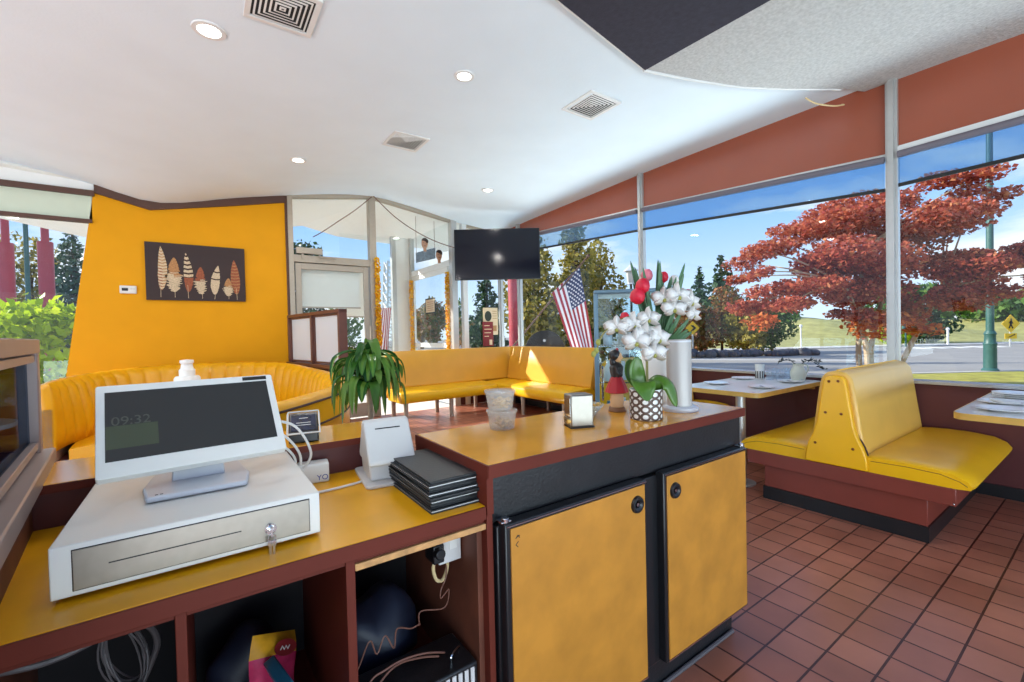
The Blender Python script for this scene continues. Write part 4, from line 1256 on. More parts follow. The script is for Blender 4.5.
# partition with glass at the left end of the counter
def partition(name, label, loc, rz, length, zt, zb, frame_m, glass_m, panes, wall_h, wall_m, thick=0.09):
    t = thing(name, label, 'glazed partition', loc, rz)
    q = MB(); q.box(0, length, -thick / 2 + 0.008, thick / 2 - 0.008, 0, zb - 0.045); q.build('dwarf_wall', wall_m, t)
    q = MB(); q.box(-0.01, length + 0.02, -thick / 2 - 0.015, thick / 2 + 0.015, zb - 0.05, zb); q.build('sill_board', frame_m, t, bevel=0.004)
    q = MB()
    w = length / panes
    for k in range(panes + 1):
        x = min(max(k * w, 0.025), length - 0.025)
        q.box(x - 0.025, x + 0.025, -thick / 2 + 0.012, thick / 2 - 0.012, zb, zt)
    q.box(0, length, -thick / 2 + 0.01, thick / 2 - 0.01, zt - 0.045, zt + 0.0)
    q.build('frame', frame_m, t, bevel=0.004)
    for k in range(panes):
        s = MB()
        x0, x1 = k * w + 0.028, (k + 1) * w - 0.028
        for (a0, a1, c0, c1) in ((x0, x0 + 0.022, zb + 0.012, zt - 0.05), (x1 - 0.022, x1, zb + 0.012, zt - 0.05), (x0 + 0.022, x1 - 0.022, zt - 0.072, zt - 0.05), (x0 + 0.022, x1 - 0.022, zb + 0.012, zb + 0.034)):
            s.box(a0, a1, -0.02, 0.02, c0, c1)
        s = s.build('sash', frame_m, t, bevel=0.002)
        g = MB(); g.box(x0 + 0.02, x1 - 0.02, -0.002, 0.002, zb + 0.03, zt - 0.07); g.build('pane', glass_m, s)
    return t
ang = math.atan2(2.03 - 0.35, -0.425 - (-0.237))
partition('counter_partition', 'taupe framed glazed partition at the left edge, at the end of the service counter', (-0.267, 0.45, 0), ang, 1.60, 1.465, 1.108, M['frame_taupe'], M['dark_glass'], 1, 1.1, M['cab_in'], 0.075)

# ================================================================== ON THE BAR
BZ = 1.067
t = thing('napkin_dispenser', 'chrome napkin dispenser with a round knob, on the bar', 'napkin dispenser', (1.245, 1.305, BZ), math.radians(-22))
q = MB(); q.box(-0.048, 0.048, -0.04, 0.04, 0.004, 0.132); q.build('body', M['steel'], t, bevel=0.006, seg=3)
q = MB(); q.box(-0.049, -0.047, -0.033, 0.033, 0.045, 0.118); q.build('face_plate', M['chrome'], t)
q = MB(); q.box(-0.0515, -0.047, -0.036, 0.036, 0.012, 0.040); q.build('mount_plate', M['steel'], t, bevel=0.001)
q = MB(); q.box(-0.0520, -0.0510, -0.022, 0.024, 0.024, 0.029); q.build('plate_slot', M['sign_black'], t)
q = MB(); q.cyl((-0.047, -0.030, 0.028), (-0.060, -0.030, 0.028), 0.008, n=16); q.build('knob', M['table_edge'], t)
q = MB(); q.box(-0.05, 0.05, -0.042, 0.042, 0.0, 0.006); q.build('base', M['black'], t)

def tub(x, y, z, label):
    t = thing('food_tub', label, 'food container', (x, y, z), group='stacked deli tubs')
    q = MB(); q.lathe([(0.047, 0.0), (0.049, 0.003), (0.058, 0.068), (0.0565, 0.068), (0.0475, 0.005), (0.001, 0.004)], n=32); q.build('tub', M['tub'], t)
    q = MB(); q.lathe([(0.061, 0.066), (0.063, 0.070), (0.062, 0.077), (0.055, 0.0765), (0.054, 0.072), (0.001, 0.072)], n=32); q.build('lid', M['tub'], t)
    q = MB()
    rr = random.Random(int(z * 1000))
    for k in range(46):
        a, r0 = rr.uniform(0, 6.28), rr.uniform(0, 0.034)
        c = (0.005 + r0 * math.cos(a), r0 * math.sin(a), 0.010 + rr.uniform(0, 0.034))
        q.ball(c, rr.uniform(0.006, 0.012), 8, 5, (1.2, 0.9, 0.6))
    stuff(q.build('noodles', M['dried'], t))
    return t
tub(0.985, 1.475, BZ, 'lower cloudy plastic tub of dried noodles on the bar')
tub(0.980, 1.478, BZ + 0.079, 'upper cloudy plastic tub stacked on another, on the bar')

t = thing('glass_bowl', 'shallow glass bowl of dried tan pieces behind the napkin dispenser', 'bowl', (1.42, 1.43, BZ))
q = MB(); q.lathe([(0.03, 0.0), (0.034, 0.003), (0.075, 0.055), (0.073, 0.056), (0.032, 0.006), (0.001, 0.005)], n=32); q.build('bowl', M['drink_glass'], t)
q = MB(); rr = random.Random(3)
for k in range(40):
    a, r0 = rr.uniform(0, 6.28), rr.uniform(0, 0.05) ; z = 0.012 + r0 * 0.6 + rr.uniform(0, 0.02)
    q.ball((r0 * math.cos(a), r0 * math.sin(a), z), rr.uniform(0.007, 0.013), 8, 5, (1.3, 0.8, 0.5))
stuff(q.build('dried_pieces', M['dried'], t))

t = thing('figurine', 'small standing doll ornament in a red skirt and black top, on the bar', 'figurine', (1.615, 1.43, BZ), math.radians(40))
q = MB(); q.lathe([(0.040, 0.0), (0.042, 0.004), (0.038, 0.018), (0.033, 0.022), (0.001, 0.022)], n=24); q.build('base', M['brown_wood'], t)
q = MB(); q.lathe([(0.030, 0.022), (0.032, 0.05), (0.029, 0.09), (0.025, 0.11)], n=24); q.build('legs', M['skin_wood'], t)
q = MB(); q.lathe([(0.046, 0.088), (0.053, 0.092), (0.044, 0.12), (0.030, 0.152), (0.024, 0.165)], n=48, ribs=8, rib=0.05); q.build('skirt', M['red'], t)
q = MB(); q.lathe([(0.024, 0.16), (0.030, 0.185), (0.033, 0.21), (0.022, 0.226), (0.012, 0.232), (0.012, 0.24)], n=24)
for s in (-1, 1): q.tube(smooth_path([(0.028 * s, 0, 0.212), (0.043 * s, -0.006, 0.19), (0.036 * s, -0.024, 0.172)], 5), 0.009, 8)
q.build('bodice', M['black_vinyl'], t)
q = MB(); q.ball((0, -0.004, 0.258), 0.025, 16, 10, (0.95, 0.95, 1.1)); q.ball((0, -0.028, 0.255), 0.004, 8, 6); q.build('head', M['skin_wood'], t)
q = MB(); q.ball((0, 0.006, 0.266), 0.029, 16, 10, (1.05, 0.95, 1.0)); q.ball((0, 0.014, 0.235), 0.024, 12, 8, (1.1, 0.7, 1.1)); q.build('hair', M['black'], t)
q = MB(); q.ball((0.012, -0.004, 0.292), 0.008, 10, 6); q.ball((0.026, -0.002, 0.288), 0.009, 10, 6, (1, 0.6, 0.8)); q.ball((-0.002, -0.004, 0.290), 0.008, 10, 6, (1, 0.6, 0.8)); q.build('hair_ribbon', M['red'], t)

# orchid in a patterned pot
t = thing('potted_orchid', 'white orchid in a brown and white patterned pot, at the front of the bar', 'orchid', (1.567, 1.225, BZ))
q = MB(); q.lathe([(0.060, 0.0), (0.066, 0.004), (0.068, 0.13), (0.063, 0.13), (0.060, 0.108), (0.001, 0.108)], n=40); q.build('pot', M['white_ceramic'], t)
q = MB()
NC, NR = 10, 4
for j in range(NR):
    for i in range(NC):
        a = 2 * PI * (i + 0.0) / NC
        zc = 0.018 + j * 0.031
        st = len(q.v)
        hw, hh = 0.0205, 0.0155
        for r_o, r_i in ((1.14, 0.60),):
            n = 20
            vs = []
            for s in range(n):
                th = 2 * PI * s / n
                for rr_ in (r_o, r_i):
                    ax = a + hw * rr_ * math.cos(th) / 0.068
                    zz_ = zc + hh * rr_ * math.sin(th)
                    rad = 0.0664 + 0.002 * (zz_ / 0.13) + 0.0008
                    vs.append((rad * math.cos(ax), rad * math.sin(ax), min(0.1295, max(0.002, zz_))))
            q.add(vs, [(2 * s, 2 * ((s + 1) % n), 2 * ((s + 1) % n) + 1, 2 * s + 1) for s in range(n)])
q.build('pot_print', M['pattern'], t)
q = MB(); q.lathe([(0.062, 0.10), (0.055, 0.118), (0.001, 0.124)], n=20); q.build('moss', M['soil'], t)
def big_leaf(path, w, curl, name, m, parent, nrm=(0, 0, 1)):
    pts = smooth_path(path, 8)
    k = len(pts)
    q = MB(); vs = []
    for i, p in enumerate(pts):
        tt = i / (k - 1)
        d = (pts[min(k - 1, i + 1)] - pts[max(0, i - 1)]).normalized()
        s = d.cross(Vector(nrm)).normalized()
        up_ = s.cross(d).normalized()
        ww = w * (math.sin(PI * min(1, 0.08 + tt * 0.92)) ** 0.6) if 0 < i < k - 1 else w * (0.3 if i == 0 else 0.02)
        for c in (-1, -0.5, 0, 0.5, 1):
            vs.append(p + s * (ww * c) + up_ * (curl * ww * (c * c)))
    fs = [(i * 5 + j, i * 5 + j + 1, (i + 1) * 5 + j + 1, (i + 1) * 5 + j) for i in range(k - 1) for j in range(4)]
    q.add(vs, fs)
    o = q.build(name, m, parent, smooth=80)
    sd = o.modifiers.new('thickness', 'SOLIDIFY'); sd.thickness = 0.002
    return o
R_ = lambda a, f, z: Vector((a * rt.x + f * math.sin(YAW), a * rt.y + f * math.cos(YAW), z))   # sideways / away / up, seen from the counter
big_leaf([R_(0, 0, 0.12), R_(-0.035, 0.0, 0.17), R_(-0.045, -0.01, 0.22), R_(-0.035, -0.01, 0.27)], 0.040, 0.25, 'leaf', M['orchid_leaf'], t, tuple(R_(0.3, -1, 0.2)))
big_leaf([R_(-0.01, 0.02, 0.12), R_(-0.055, 0.03, 0.18), R_(-0.062, 0.03, 0.23), R_(-0.05, 0.03, 0.255)], 0.032, 0.2, 'leaf', M['orchid_leaf'], t, tuple(R_(0.5, -1, 0.0)))
big_leaf([R_(-0.01, -0.02, 0.125), R_(-0.03, -0.06, 0.165), R_(-0.035, -0.10, 0.14), R_(-0.03, -0.12, 0.095)], 0.048, 0.25, 'leaf', M['orchid_leaf'], t)
big_leaf([R_(0.01, 0, 0.125), R_(0.06, -0.02, 0.165), R_(0.10, -0.03, 0.14), R_(0.118, -0.04, 0.055)], 0.042, -0.3, 'leaf', M['orchid_leaf'], t, tuple(R_(0.5, -1, 0.9)))
big_leaf([R_(0.01, 0.02, 0.125), R_(0.03, 0.05, 0.15), R_(0.07, 0.08, 0.155), R_(0.10, 0.10, 0.14)], 0.03, 0.2, 'leaf', M['orchid_leaf'], t)
q = MB(); q.tube(smooth_path([R_(0.004, 0, 0.11), R_(0.004, 0, 0.3), R_(-0.004, 0, 0.40), R_(-0.05, -0.01, 0.44), R_(-0.13, -0.02, 0.42), R_(-0.19, -0.02, 0.36), R_(-0.215, -0.02, 0.29)], 8), 0.0034, 7)
q.tube([R_(0.010, 0, 0.11), R_(0.010, 0, 0.39)], 0.003, 6)
q.build('flower_stem', M['stem'], t)
def orchid_flower(c, nrm, size):
    nrm = Vector(nrm).normalized()
    x = nrm.cross(Vector((0, 0, 1))).normalized(); y = x.cross(nrm)
    q = MB()
    ln_ = 0
    for ang_, l, w in ((90, 1.0, 0.62), (212, 0.95, 0.58), (328, 0.95, 0.58), (14, 1.05, 1.05), (166, 1.05, 1.05)):
        a = math.radians(ang_)
        d = x * math.cos(a) + y * math.sin(a); s = nrm.cross(d)
        vs, n = [], 7
        for i in range(n):
            tt = i / (n - 1)
            ww = w * size * math.sin(PI * min(0.96, 0.1 + 0.86 * tt)) ** 0.7
            p = c + d * (l * size * tt) + nrm * (0.12 * size * math.sin(tt * 2.4))
            vs += [p - s * ww * 0.5 - nrm * 0.08 * size * tt, p + nrm * 0.02, p + s * ww * 0.5 - nrm * 0.08 * size * tt]
        q.add(vs, [(i * 3 + j, i * 3 + j + 1, (i + 1) * 3 + j + 1, (i + 1) * 3 + j) for i in range(n - 1) for j in range(2)])
    q.cur = 1
    q.ball(c + nrm * 0.008 - y * 0.2 * size, 0.18 * size, 8, 6)
    return q
for (a, f, z, s, da) in ((-0.055, -0.02, 0.405, 0.056, 0.3), (-0.125, -0.02, 0.395, 0.054, -0.3), (-0.005, -0.03, 0.36, 0.062, 0.2), (0.045, -0.03, 0.345, 0.058, 0.5), (-0.05, -0.05, 0.335, 0.060, -0.2), (0.02, -0.05, 0.285, 0.058, 0.2), (0.01, -0.02, 0.43, 0.050, 0.0)):
    o = orchid_flower(R_(a, f, z), R_(da, -1, 0.15), s).build('flower', [M['petal_white'], M['bud']], t, smooth=80)
    sd = o.modifiers.new('thickness', 'SOLIDIFY'); sd.thickness = 0.0012
for (a, f, z) in ((-0.205, -0.02, 0.335), (-0.213, -0.02, 0.30), (-0.225, -0.02, 0.285)):
    q = MB(); q.ball(R_(a, f, z), 0.011, 10, 8, (1, 1, 1.25)); q.build('bud', M['bud'], t)

# pale cylinder on a disc foot
t = thing('cylinder_speaker', 'tall pale grey cylinder on a round foot, on the bar in front of the bouquet', 'speaker', (1.852, 1.255, BZ))
q = MB(); q.lathe([(0.082, 0.0), (0.084, 0.004), (0.083, 0.016), (0.072, 0.022), (0.05, 0.024)], n=40); q.build('foot', M['base_grey'], t)
q = MB(); q.lathe([(0.056, 0.02), (0.0565, 0.32), (0.055, 0.334), (0.001, 0.334)], n=40); q.build('column', M['speaker'], t)
q = MB(); q.lathe([(0.0568, 0.322), (0.0572, 0.326), (0.0568, 0.330)], n=40); q.build('band', M['base_grey'], t)

# vase with tulips and white blooms
t = thing('flower_vase', 'white vase with red tulips and white blooms, behind the pale cylinder on the bar', 'vase of flowers', (1.955, 1.455, BZ))
q = MB(); q.lathe([(0.055, 0.0), (0.062, 0.004), (0.082, 0.08), (0.090, 0.16), (0.080, 0.23), (0.070, 0.27), (0.074, 0.285), (0.068, 0.285), (0.064, 0.27), (0.001, 0.26)], n=40); q.build('vase', M['white_ceramic'], t)
q = MB(); q.tube(smooth_path([R_(0.07, 0, 0.24), R_(0.115, 0, 0.245), R_(0.12, 0, 0.16), R_(0.085, 0, 0.12)], 6), 0.007, 8); q.build('vase_handle', M['white_ceramic'], t)
rr = random.Random(11)
for k in range(40):
    a = rr.uniform(-0.14, 0.20); f = rr.uniform(-0.10, 0.06); z = rr.uniform(0.62, 0.76) if k < 14 else rr.uniform(0.36, 0.5)
    big_leaf([R_(a * 0.2, f * 0.3, 0.26), R_(a * 0.5, f * 0.6, 0.26 + (z - 0.26) * 0.5), R_(a * 0.9, f, z)], 0.0135, 0.3, 'leaf', M['tulip_leaf'], t, tuple(R_(0.2 * math.sin(k), -1, 0.1)))
def tulip(c, s, m):
    q = MB()
    q.lathe([(0.25 * s, -0.9 * s), (0.75 * s, -0.55 * s), (0.92 * s, 0.0), (0.78 * s, 0.6 * s), (0.42 * s, 1.0 * s), (0.05 * s, 0.85 * s)], c=c, n=30, ribs=3, rib=0.08, twist=8)
    return q
for (a, f, z, s, m) in ((-0.08, -0.05, 0.605, 0.040, 'petal_red'), (-0.110, -0.06, 0.552, 0.042, 'petal_red'), (-0.03, 0.04, 0.67, 0.034, 'petal_pink'), (0.06, 0.05, 0.66, 0.030, 'petal_red'), (0.11, 0.03, 0.64, 0.028, 'petal_white'), (0.16, -0.02, 0.56, 0.028, 'petal_pink'), (-0.17, -0.03, 0.45, 0.026, 'petal_red')):
    c = R_(a, f, z)
    tulip(c, s, m).build('tulip', M[m], t)
    q = MB(); q.tube(smooth_path([R_(a * 0.2, f * 0.3, 0.26), R_(a * 0.7, f, 0.26 + (z - 0.26) * 0.6), c - Vector((0, 0, s * 0.8))], 5), 0.004, 6); q.build('tulip_stem', M['tulip_leaf'], t)
for (a, f, z, s, da) in ((0.02, -0.07, 0.54, 0.064, -0.2), (0.085, -0.08, 0.55, 0.068, 0.3), (0.16, -0.05, 0.52, 0.062, 0.7), (0.06, -0.09, 0.485, 0.064, 0.0), (0.17, -0.04, 0.455, 0.056, 0.8)):
    o = orchid_flower(R_(a, f, z), R_(da, -1, 0.3), s).build('lily', [M['petal_white'], M['bud']], t, smooth=80)
    sd = o.modifiers.new('thickness', 'SOLIDIFY'); sd.thickness = 0.0012

# ================================================================== PLANT BEHIND THE LEDGE
t = thing('dracaena', 'green striped dracaena with arching leaves, behind the card terminal', 'potted plant', (0.715, 2.30, 0))
q = MB(); q.lathe([(0.10, 0.0), (0.11, 0.01), (0.14, 0.42), (0.145, 0.45), (0.13, 0.45), (0.125, 0.40), (0.001, 0.40)], n=32); q.build('pot', M['cab_in'], t)
q = MB(); q.tube([(0, 0, 0.38), (0.005, 0, 0.8), (0.0, 0.0, 1.30)], 0.017, 10, 0.012); q.build('trunk', M['bark'], t)
rr = random.Random(21)
vs_all = MB()
for k in range(60):
    a = k * 2.4; el = rr.uniform(0.2, 1.35); ln = rr.uniform(0.14, 0.24)
    z0 = 1.16 + 0.15 * (k / 60)
    d = Vector((math.cos(a), math.sin(a), 0))
    p0 = Vector((0, 0, z0))
    lift = ln * math.sin(el) * 0.62; out_ = ln * math.cos(el) * 0.72
    drop = rr.uniform(0.04, 0.17)
    path_ = [p0, p0 + d * out_ * 0.45 + Vector((0, 0, lift)), p0 + d * (out_ + 0.03) + Vector((0, 0, lift * 0.55)), p0 + d * (out_ + 0.055) + Vector((0, 0, lift * 0.3 - drop))]
    pts = smooth_path(path_, 6); n = len(pts)
    w = rr.uniform(0.020, 0.031)
    vs = []
    for i, p in enumerate(pts):
        tt = i / (n - 1)
        dd = (pts[min(n - 1, i + 1)] - pts[max(0, i - 1)]).normalized()
        s = dd.cross(Vector((0, 0, 1)))
        s = s.normalized() if s.length > 0.05 else Vector((-d.y, d.x, 0))
        u_ = s.cross(dd)
        ww = w * max(0.03, math.sin(PI * min(1, 0.12 + tt * 0.88)) ** 0.8)
        vs += [p - s * ww + u_ * ww * 0.35, p - s * ww * 0.35 + u_ * ww * 0.05, p, p + s * ww * 0.35 + u_ * ww * 0.05, p + s * ww + u_ * ww * 0.35]
    n0 = len(vs_all.mi)
    vs_all.add(vs, [(i * 5 + j, i * 5 + j + 1, (i + 1) * 5 + j + 1, (i + 1) * 5 + j) for i in range(n - 1) for j in range(4)])
    for f_ in range(n0, len(vs_all.mi)): vs_all.mi[f_] = 1 if (f_ - n0) % 4 in (1, 2) and k % 3 else 0
vs_all.build('foliage', [M['drac'], M['drac_stripe']], t, smooth=80)

# ================================================================== UNDER THE COUNTER
SZ = 0.35
t = thing('snack_bag', 'pink and yellow foil snack bag with an oval logo, in the middle counter bay', 'snack bag', (0.12, 1.30, SZ - 0.0), math.radians(25))
q = MB()
nx, ny = 9, 11
vs = []
for s in (1, -1):
    for j in range(ny):
        for i in range(nx):
            x = -0.08 + 0.16 * i / (nx - 1); z = 0.29 * j / (ny - 1)
            puff = 0.04 * (math.sin(PI * i / (nx - 1)) ** 0.5) * (math.sin(PI * j / (ny - 1)) ** 0.5)
            vs.append((x * 0.9, s * puff + 0.006 * math.sin(17 * x + 40 * z), z))
k = nx * ny
fs = [(j * nx + i, j * nx + i + 1, (j + 1) * nx + i + 1, (j + 1) * nx + i) for j in range(ny - 1) for i in range(nx - 1)]
q.add(vs, fs + [tuple(c + k for c in reversed(f)) for f in fs])
q.mi = [1 if (f[0] % k) // nx >= 9 else 0 for f in q.f]
bg = q.build('bag', [M['bag_pink'], M['bag_yellow']], t, smooth=80); bg.rotation_euler = (math.radians(-28), math.radians(24), 0)
q = MB(); st = 0; q.lathe([(0.03, -0.001), (0.03, 0.001), (0.001, 0.001)], n=28); q.xf(0, Matrix.Translation((0.01, -0.036, 0.245)) @ Matrix.Rotation(PI / 2, 4, 'X') @ Matrix.Diagonal((1.2, 0.7, 1, 1))); q.build('oval_logo', M['poster_red'], bg)
q = MB(); q.tube([(-0.008 + 0.006 * i, -0.0378, 0.243 + (0.006 if i % 2 else -0.003)) for i in range(6)], 0.0016, 5); q.build('logo_script', M['paper'], bg)
def soft_bag(name, label, cat, loc, rz, sx, sy, sz, m, seed, tiltx=0.0):
    q = MB(); q.ball((0, 0, sz), 1.0, 20, 14, (sx, sy, sz))
    rg = random.Random(seed)
    ph = [rg.uniform(0, 6) for _ in range(6)]
    q.v = [(x * (1 + 0.10 * math.sin(30 * z + ph[0]) + 0.06 * math.sin(50 * y + ph[1])), y * (1 + 0.1 * math.sin(26 * z + ph[2] + 30 * x)), max(0.0, z + 0.02 * math.sin(40 * x + ph[3]))) for x, y, z in q.v]
    o = q.build(name, m); o.location = loc; o.rotation_euler = (tiltx, 0, rz)
    return tag(o, label, cat)
soft_bag('plastic_bag', 'crumpled navy plastic bag at the back of the middle counter bay', 'plastic bag', (0.09, 1.56, SZ), 0.3, 0.11, 0.08, 0.11, M['bag_navy'], 4)
q = MB(); q.box(-0.015, 0.015, -0.07, 0.07, 0, 0.21); o = q.build('blue_carton', M['bag_blue'], bevel=0.004); o.location = (0.215, 1.33, SZ + 0.02); o.rotation_euler = (0.0, math.radians(-20), 0.2)
tag(o, 'slim teal-blue carton leaning beside the snack bag in the middle bay', 'carton')
q = MB(); rg = random.Random(9)
q.tube(smooth_path([(-0.5, 1.28, 0.85), (-0.32, 1.25, 0.825), (-0.25, 1.27, 0.81), (-0.17, 1.30, 0.815), (-0.12, 1.32, 0.80), (-0.10, 1.33, 0.74), (-0.13, 1.33, 0.66)], 10), 0.007, 8)
tag(q.build('flat_cable', M['cord_grey']), 'pale grey flat cable crossing the left counter bay', 'cable')
q = MB()
for k in range(7):
    c = Vector((-0.155 + rg.uniform(-.008, .008), 1.30 + rg.uniform(-.015, .015), 0.80 + rg.uniform(-.01, .01)))
    pts = []
    for s in range(25):
        a = 2 * PI * s / 24
        pts.append(c + Vector((0.035 * math.cos(a + 0.4), 0.012 * math.sin(a * 2 + k), 0.075 * math.sin(a) - 0.04)))
    q.tube(pts, 0.0020, 6)
q.tube([(-0.155, 1.30, 0.82), (-0.155, 1.33, 0.915)], 0.002, 6)
tag(q.build('cable_bundle', M['cord_grey']), 'hanging coil of grey cable in the left counter bay', 'cable')
# right bay: junction box, hooks of wire, dark device
t = thing('junction_box', 'white and grey electrical junction box high in the right counter bay', 'junction box', (0.605, 1.24, 0.80))
q = MB(); q.box(-0.03, 0.045, -0.02, 0.06, -0.05, 0.055); q.build('box', M['grey_plastic'], t, bevel=0.003)
q = MB(); q.box(-0.055, -0.02, -0.035, 0.03, -0.035, 0.02); q.cyl((-0.04, -0.02, 0.0), (-0.04, -0.055, 0.0), 0.016, n=14); q.build('plug', M['black'], t, bevel=0.003)
q = MB(); q.box(0.005, 0.03, -0.022, -0.018, -0.01, 0.04); q.build('face', M['white_plastic'], t)
WIRES = [([(0.60, 1.25, 0.77), (0.592, 1.26, 0.761), (0.575, 1.265, 0.727), (0.585, 1.265, 0.685), (0.606, 1.265, 0.678), (0.620, 1.26, 0.713), (0.615, 1.25, 0.76)], 'cord_cream', 0.0055, 'cream loop of cable below the junction box'),
         ([(0.618, 1.26, 0.745), (0.610, 1.25, 0.692), (0.587, 1.24, 0.663), (0.587, 1.24, 0.638), (0.614, 1.24, 0.655), (0.597, 1.24, 0.605), (0.52, 1.24, 0.622), (0.514, 1.24, 0.585)], 'cord_copper', 0.0022, 'thin copper-coloured wire curling down the right counter bay'),
         ([(0.512, 1.24, 0.582), (0.506, 1.22, 0.60), (0.479, 1.22, 0.598), (0.438, 1.22, 0.613), (0.428, 1.22, 0.563), (0.403, 1.22, 0.608), (0.379, 1.22, 0.567), (0.361, 1.22, 0.611), (0.335, 1.22, 0.565), (0.31, 1.22, 0.50), (0.31, 1.23, 0.36)], 'cord_copper', 0.002, 'looping thin wire at the lower left of the right counter bay'),
         ([(0.31, 1.17, 0.47), (0.354, 1.2, 0.515), (0.394, 1.2, 0.527), (0.443, 1.2, 0.533), (0.512, 1.2, 0.522), (0.575, 1.2, 0.497)], 'cord_copper', 0.003, 'thicker pinkish wire lying over the black box'),
         ([(0.33, 1.165, 0.455), (0.37, 1.19, 0.50), (0.43, 1.21, 0.518), (0.50, 1.21, 0.508), (0.555, 1.2, 0.494)], 'cord_copper', 0.003, 'second thicker wire just under the pinkish one on the black box')]
for pts, m, r, lab in WIRES:
    q = MB(); q.tube(smooth_path(pts, 10), r, 7)
    tag(q.build('wire', M[m]), lab, 'wire', 'wires in the right counter bay')
t = thing('black_device', 'black metal box with a wire handle on the shelf of the right counter bay', 'device', (0.49, 1.265, SZ))
q = MB(); q.box(-0.155, 0.155, -0.14, 0.02, 0.0, 0.135); q.build('case', M['black_vinyl'], t, bevel=0.006)
q = MB()
for k in range(14): q.box(-0.13 + k * 0.02, -0.118 + k * 0.02, -0.143, -0.139, 0.03, 0.125)
q.build('grille', M['grey_plastic'], t)
q = MB(); q.tube(smooth_path([(0.09, -0.10, 0.134), (0.09, -0.10, 0.155), (0.125, -0.08, 0.155), (0.125, -0.08, 0.134)], 5), 0.003, 6); q.build('handle', M['chrome'], t)
soft_bag('cloth_heap', 'dark crumpled heap behind the wires in the right counter bay', 'cloth', (0.44, 1.45, SZ), 0.2, 0.16, 0.12, 0.13, M['bag_navy'], 14)

# ================================================================== ON THE WALLS AND GLASS
# feather picture
t = thing('feather_picture', 'dark canvas picture of seven feathers on the yellow wall', 'picture', (0.02, VW - 0.045, 2.435))
PW, PH = 1.19, 0.81
q = MB(); q.box(-PW / 2, PW / 2, 0.0, 0.042, -PH / 2, PH / 2); q.build('canvas', M['canvas'], t, bevel=0.003)
FEATH = [(0.135, 0.05, 0.145, 0.92, 0.105, 'slim', (0, 2)), (0.27, 0.05, 0.27, 0.74, 0.17, 'fluff', (0, 1)), (0.40, 0.04, 0.385, 0.83, 0.11, 'slim', (0, 3)), (0.54, 0.04, 0.53, 0.60, 0.14, 'fluff', (0, 2)),
         (0.665, 0.03, 0.71, 0.64, 0.11, 'slim', (0, 0)), (0.815, 0.04, 0.815, 0.42, 0.125, 'fluff', (0, 1)), (0.905, 0.03, 0.88, 0.76, 0.115, 'slim', (2, 1))]
rr = random.Random(2)
for (s0, t0, s1, t1, w, kind, cols) in FEATH:
    q = MB()
    A = Vector(((s0 - 0.5) * PW, -0.002, (t0 - 0.5) * PH)); B = Vector(((s1 - 0.5) * PW, -0.002, (t1 - 0.5) * PH))
    ax = (B - A); ln = ax.length; d = ax / ln; s = Vector((d.z, 0, -d.x))
    bow = rr.uniform(-0.035, 0.035) * ln
    n = 44
    for side in (-1, 1):
        for i in range(n):
            ta, tb = 0.14 + 0.86 * i / n, 0.14 + 0.86 * (i + 1) / n
            def wd(tt):
                u = (tt - 0.14) / 0.86
                if kind == 'fluff':
                    base = 0.95 * (math.sin(PI * min(1, 0.06 + 0.94 * u)) ** 0.6) * (1.0 if u < 0.5 else 0.72)
                else:
                    base = 0.86 * math.sin(PI * min(1, 0.06 + 0.94 * u ** 0.85)) ** 0.75
                return w * PW * 0.5 * base
            u = i / n
            if kind == 'fluff':
                q.cur = 0 if u < 0.5 + 0.1 * rr.uniform(-1, 1) else cols[1]
                ja = rr.uniform(0.6, 1.2) if u < 0.6 else rr.uniform(0.92, 1.04)
            else:
                ja = rr.uniform(0.94, 1.03)
                if cols == (0, 3): q.cur = 2 if u < 0.35 else (3 if i % 5 < 2 else 0)
                elif cols == (0, 0): q.cur = 3 if (u > 0.4 and i % 11 < 2) else 0
                elif cols == (2, 1): q.cur = 1 if i % 4 == 0 else 2
                else: q.cur = (2 if side < 0 and u < 0.5 else 1) if i % 3 == 0 else 0
            lift = 0.03 * ln
            ba, bb_ = s * (bow * math.sin(PI * ta)), s * (bow * math.sin(PI * tb))
            p = [A + d * (ln * ta), A + d * (ln * ta + lift * 0.6) + s * (side * wd(ta) * ja), A + d * (ln * tb + lift * 0.6) + s * (side * wd(tb) * ja), A + d * (ln * tb)]
            p = [p[0] + ba, p[1] + ba, p[2] + bb_, p[3] + bb_]
            q.add(p, [(0, 1, 2, 3)])
    q.cur = 0
    st = len(q.v)
    q.cyl(A, A + d * (ln * 0.3), 0.0035, 0.002, 6)
    q.build('feather_print', [M['f_cream'], M['f_tan'], M['f_brown'], M['f_dark']], t)
t = thing('thermostat', 'small cream thermostat on the yellow wall, left of the feather picture', 'thermostat', (-0.765, VW, 2.165))
q = MB(); q.box(-0.09, 0.09, -0.035, 0, -0.055, 0.055); q.build('housing', M['white_plastic'], t, bevel=0.012, seg=3)
q = MB(); q.box(-0.065, 0.0, -0.037, -0.03, -0.018, 0.02); q.build('display', M['screen'], t)
q = MB(); q.box(0.02, 0.045, -0.037, -0.03, 0.0, 0.02); q.box(0.05, 0.075, -0.037, -0.03, 0.0, 0.02); q.build('buttons', M['grey_plastic'], t, bevel=0.002)

partition('booth_partition', 'brown framed partition with two frosted panes behind the curved booth', (1.47, 5.70, 0), math.atan2(1.85, -0.30), 1.87, 1.80, 1.09, M['frame_brown'], M['frosted'], 2, 1.05, M['maroon'], 0.13)

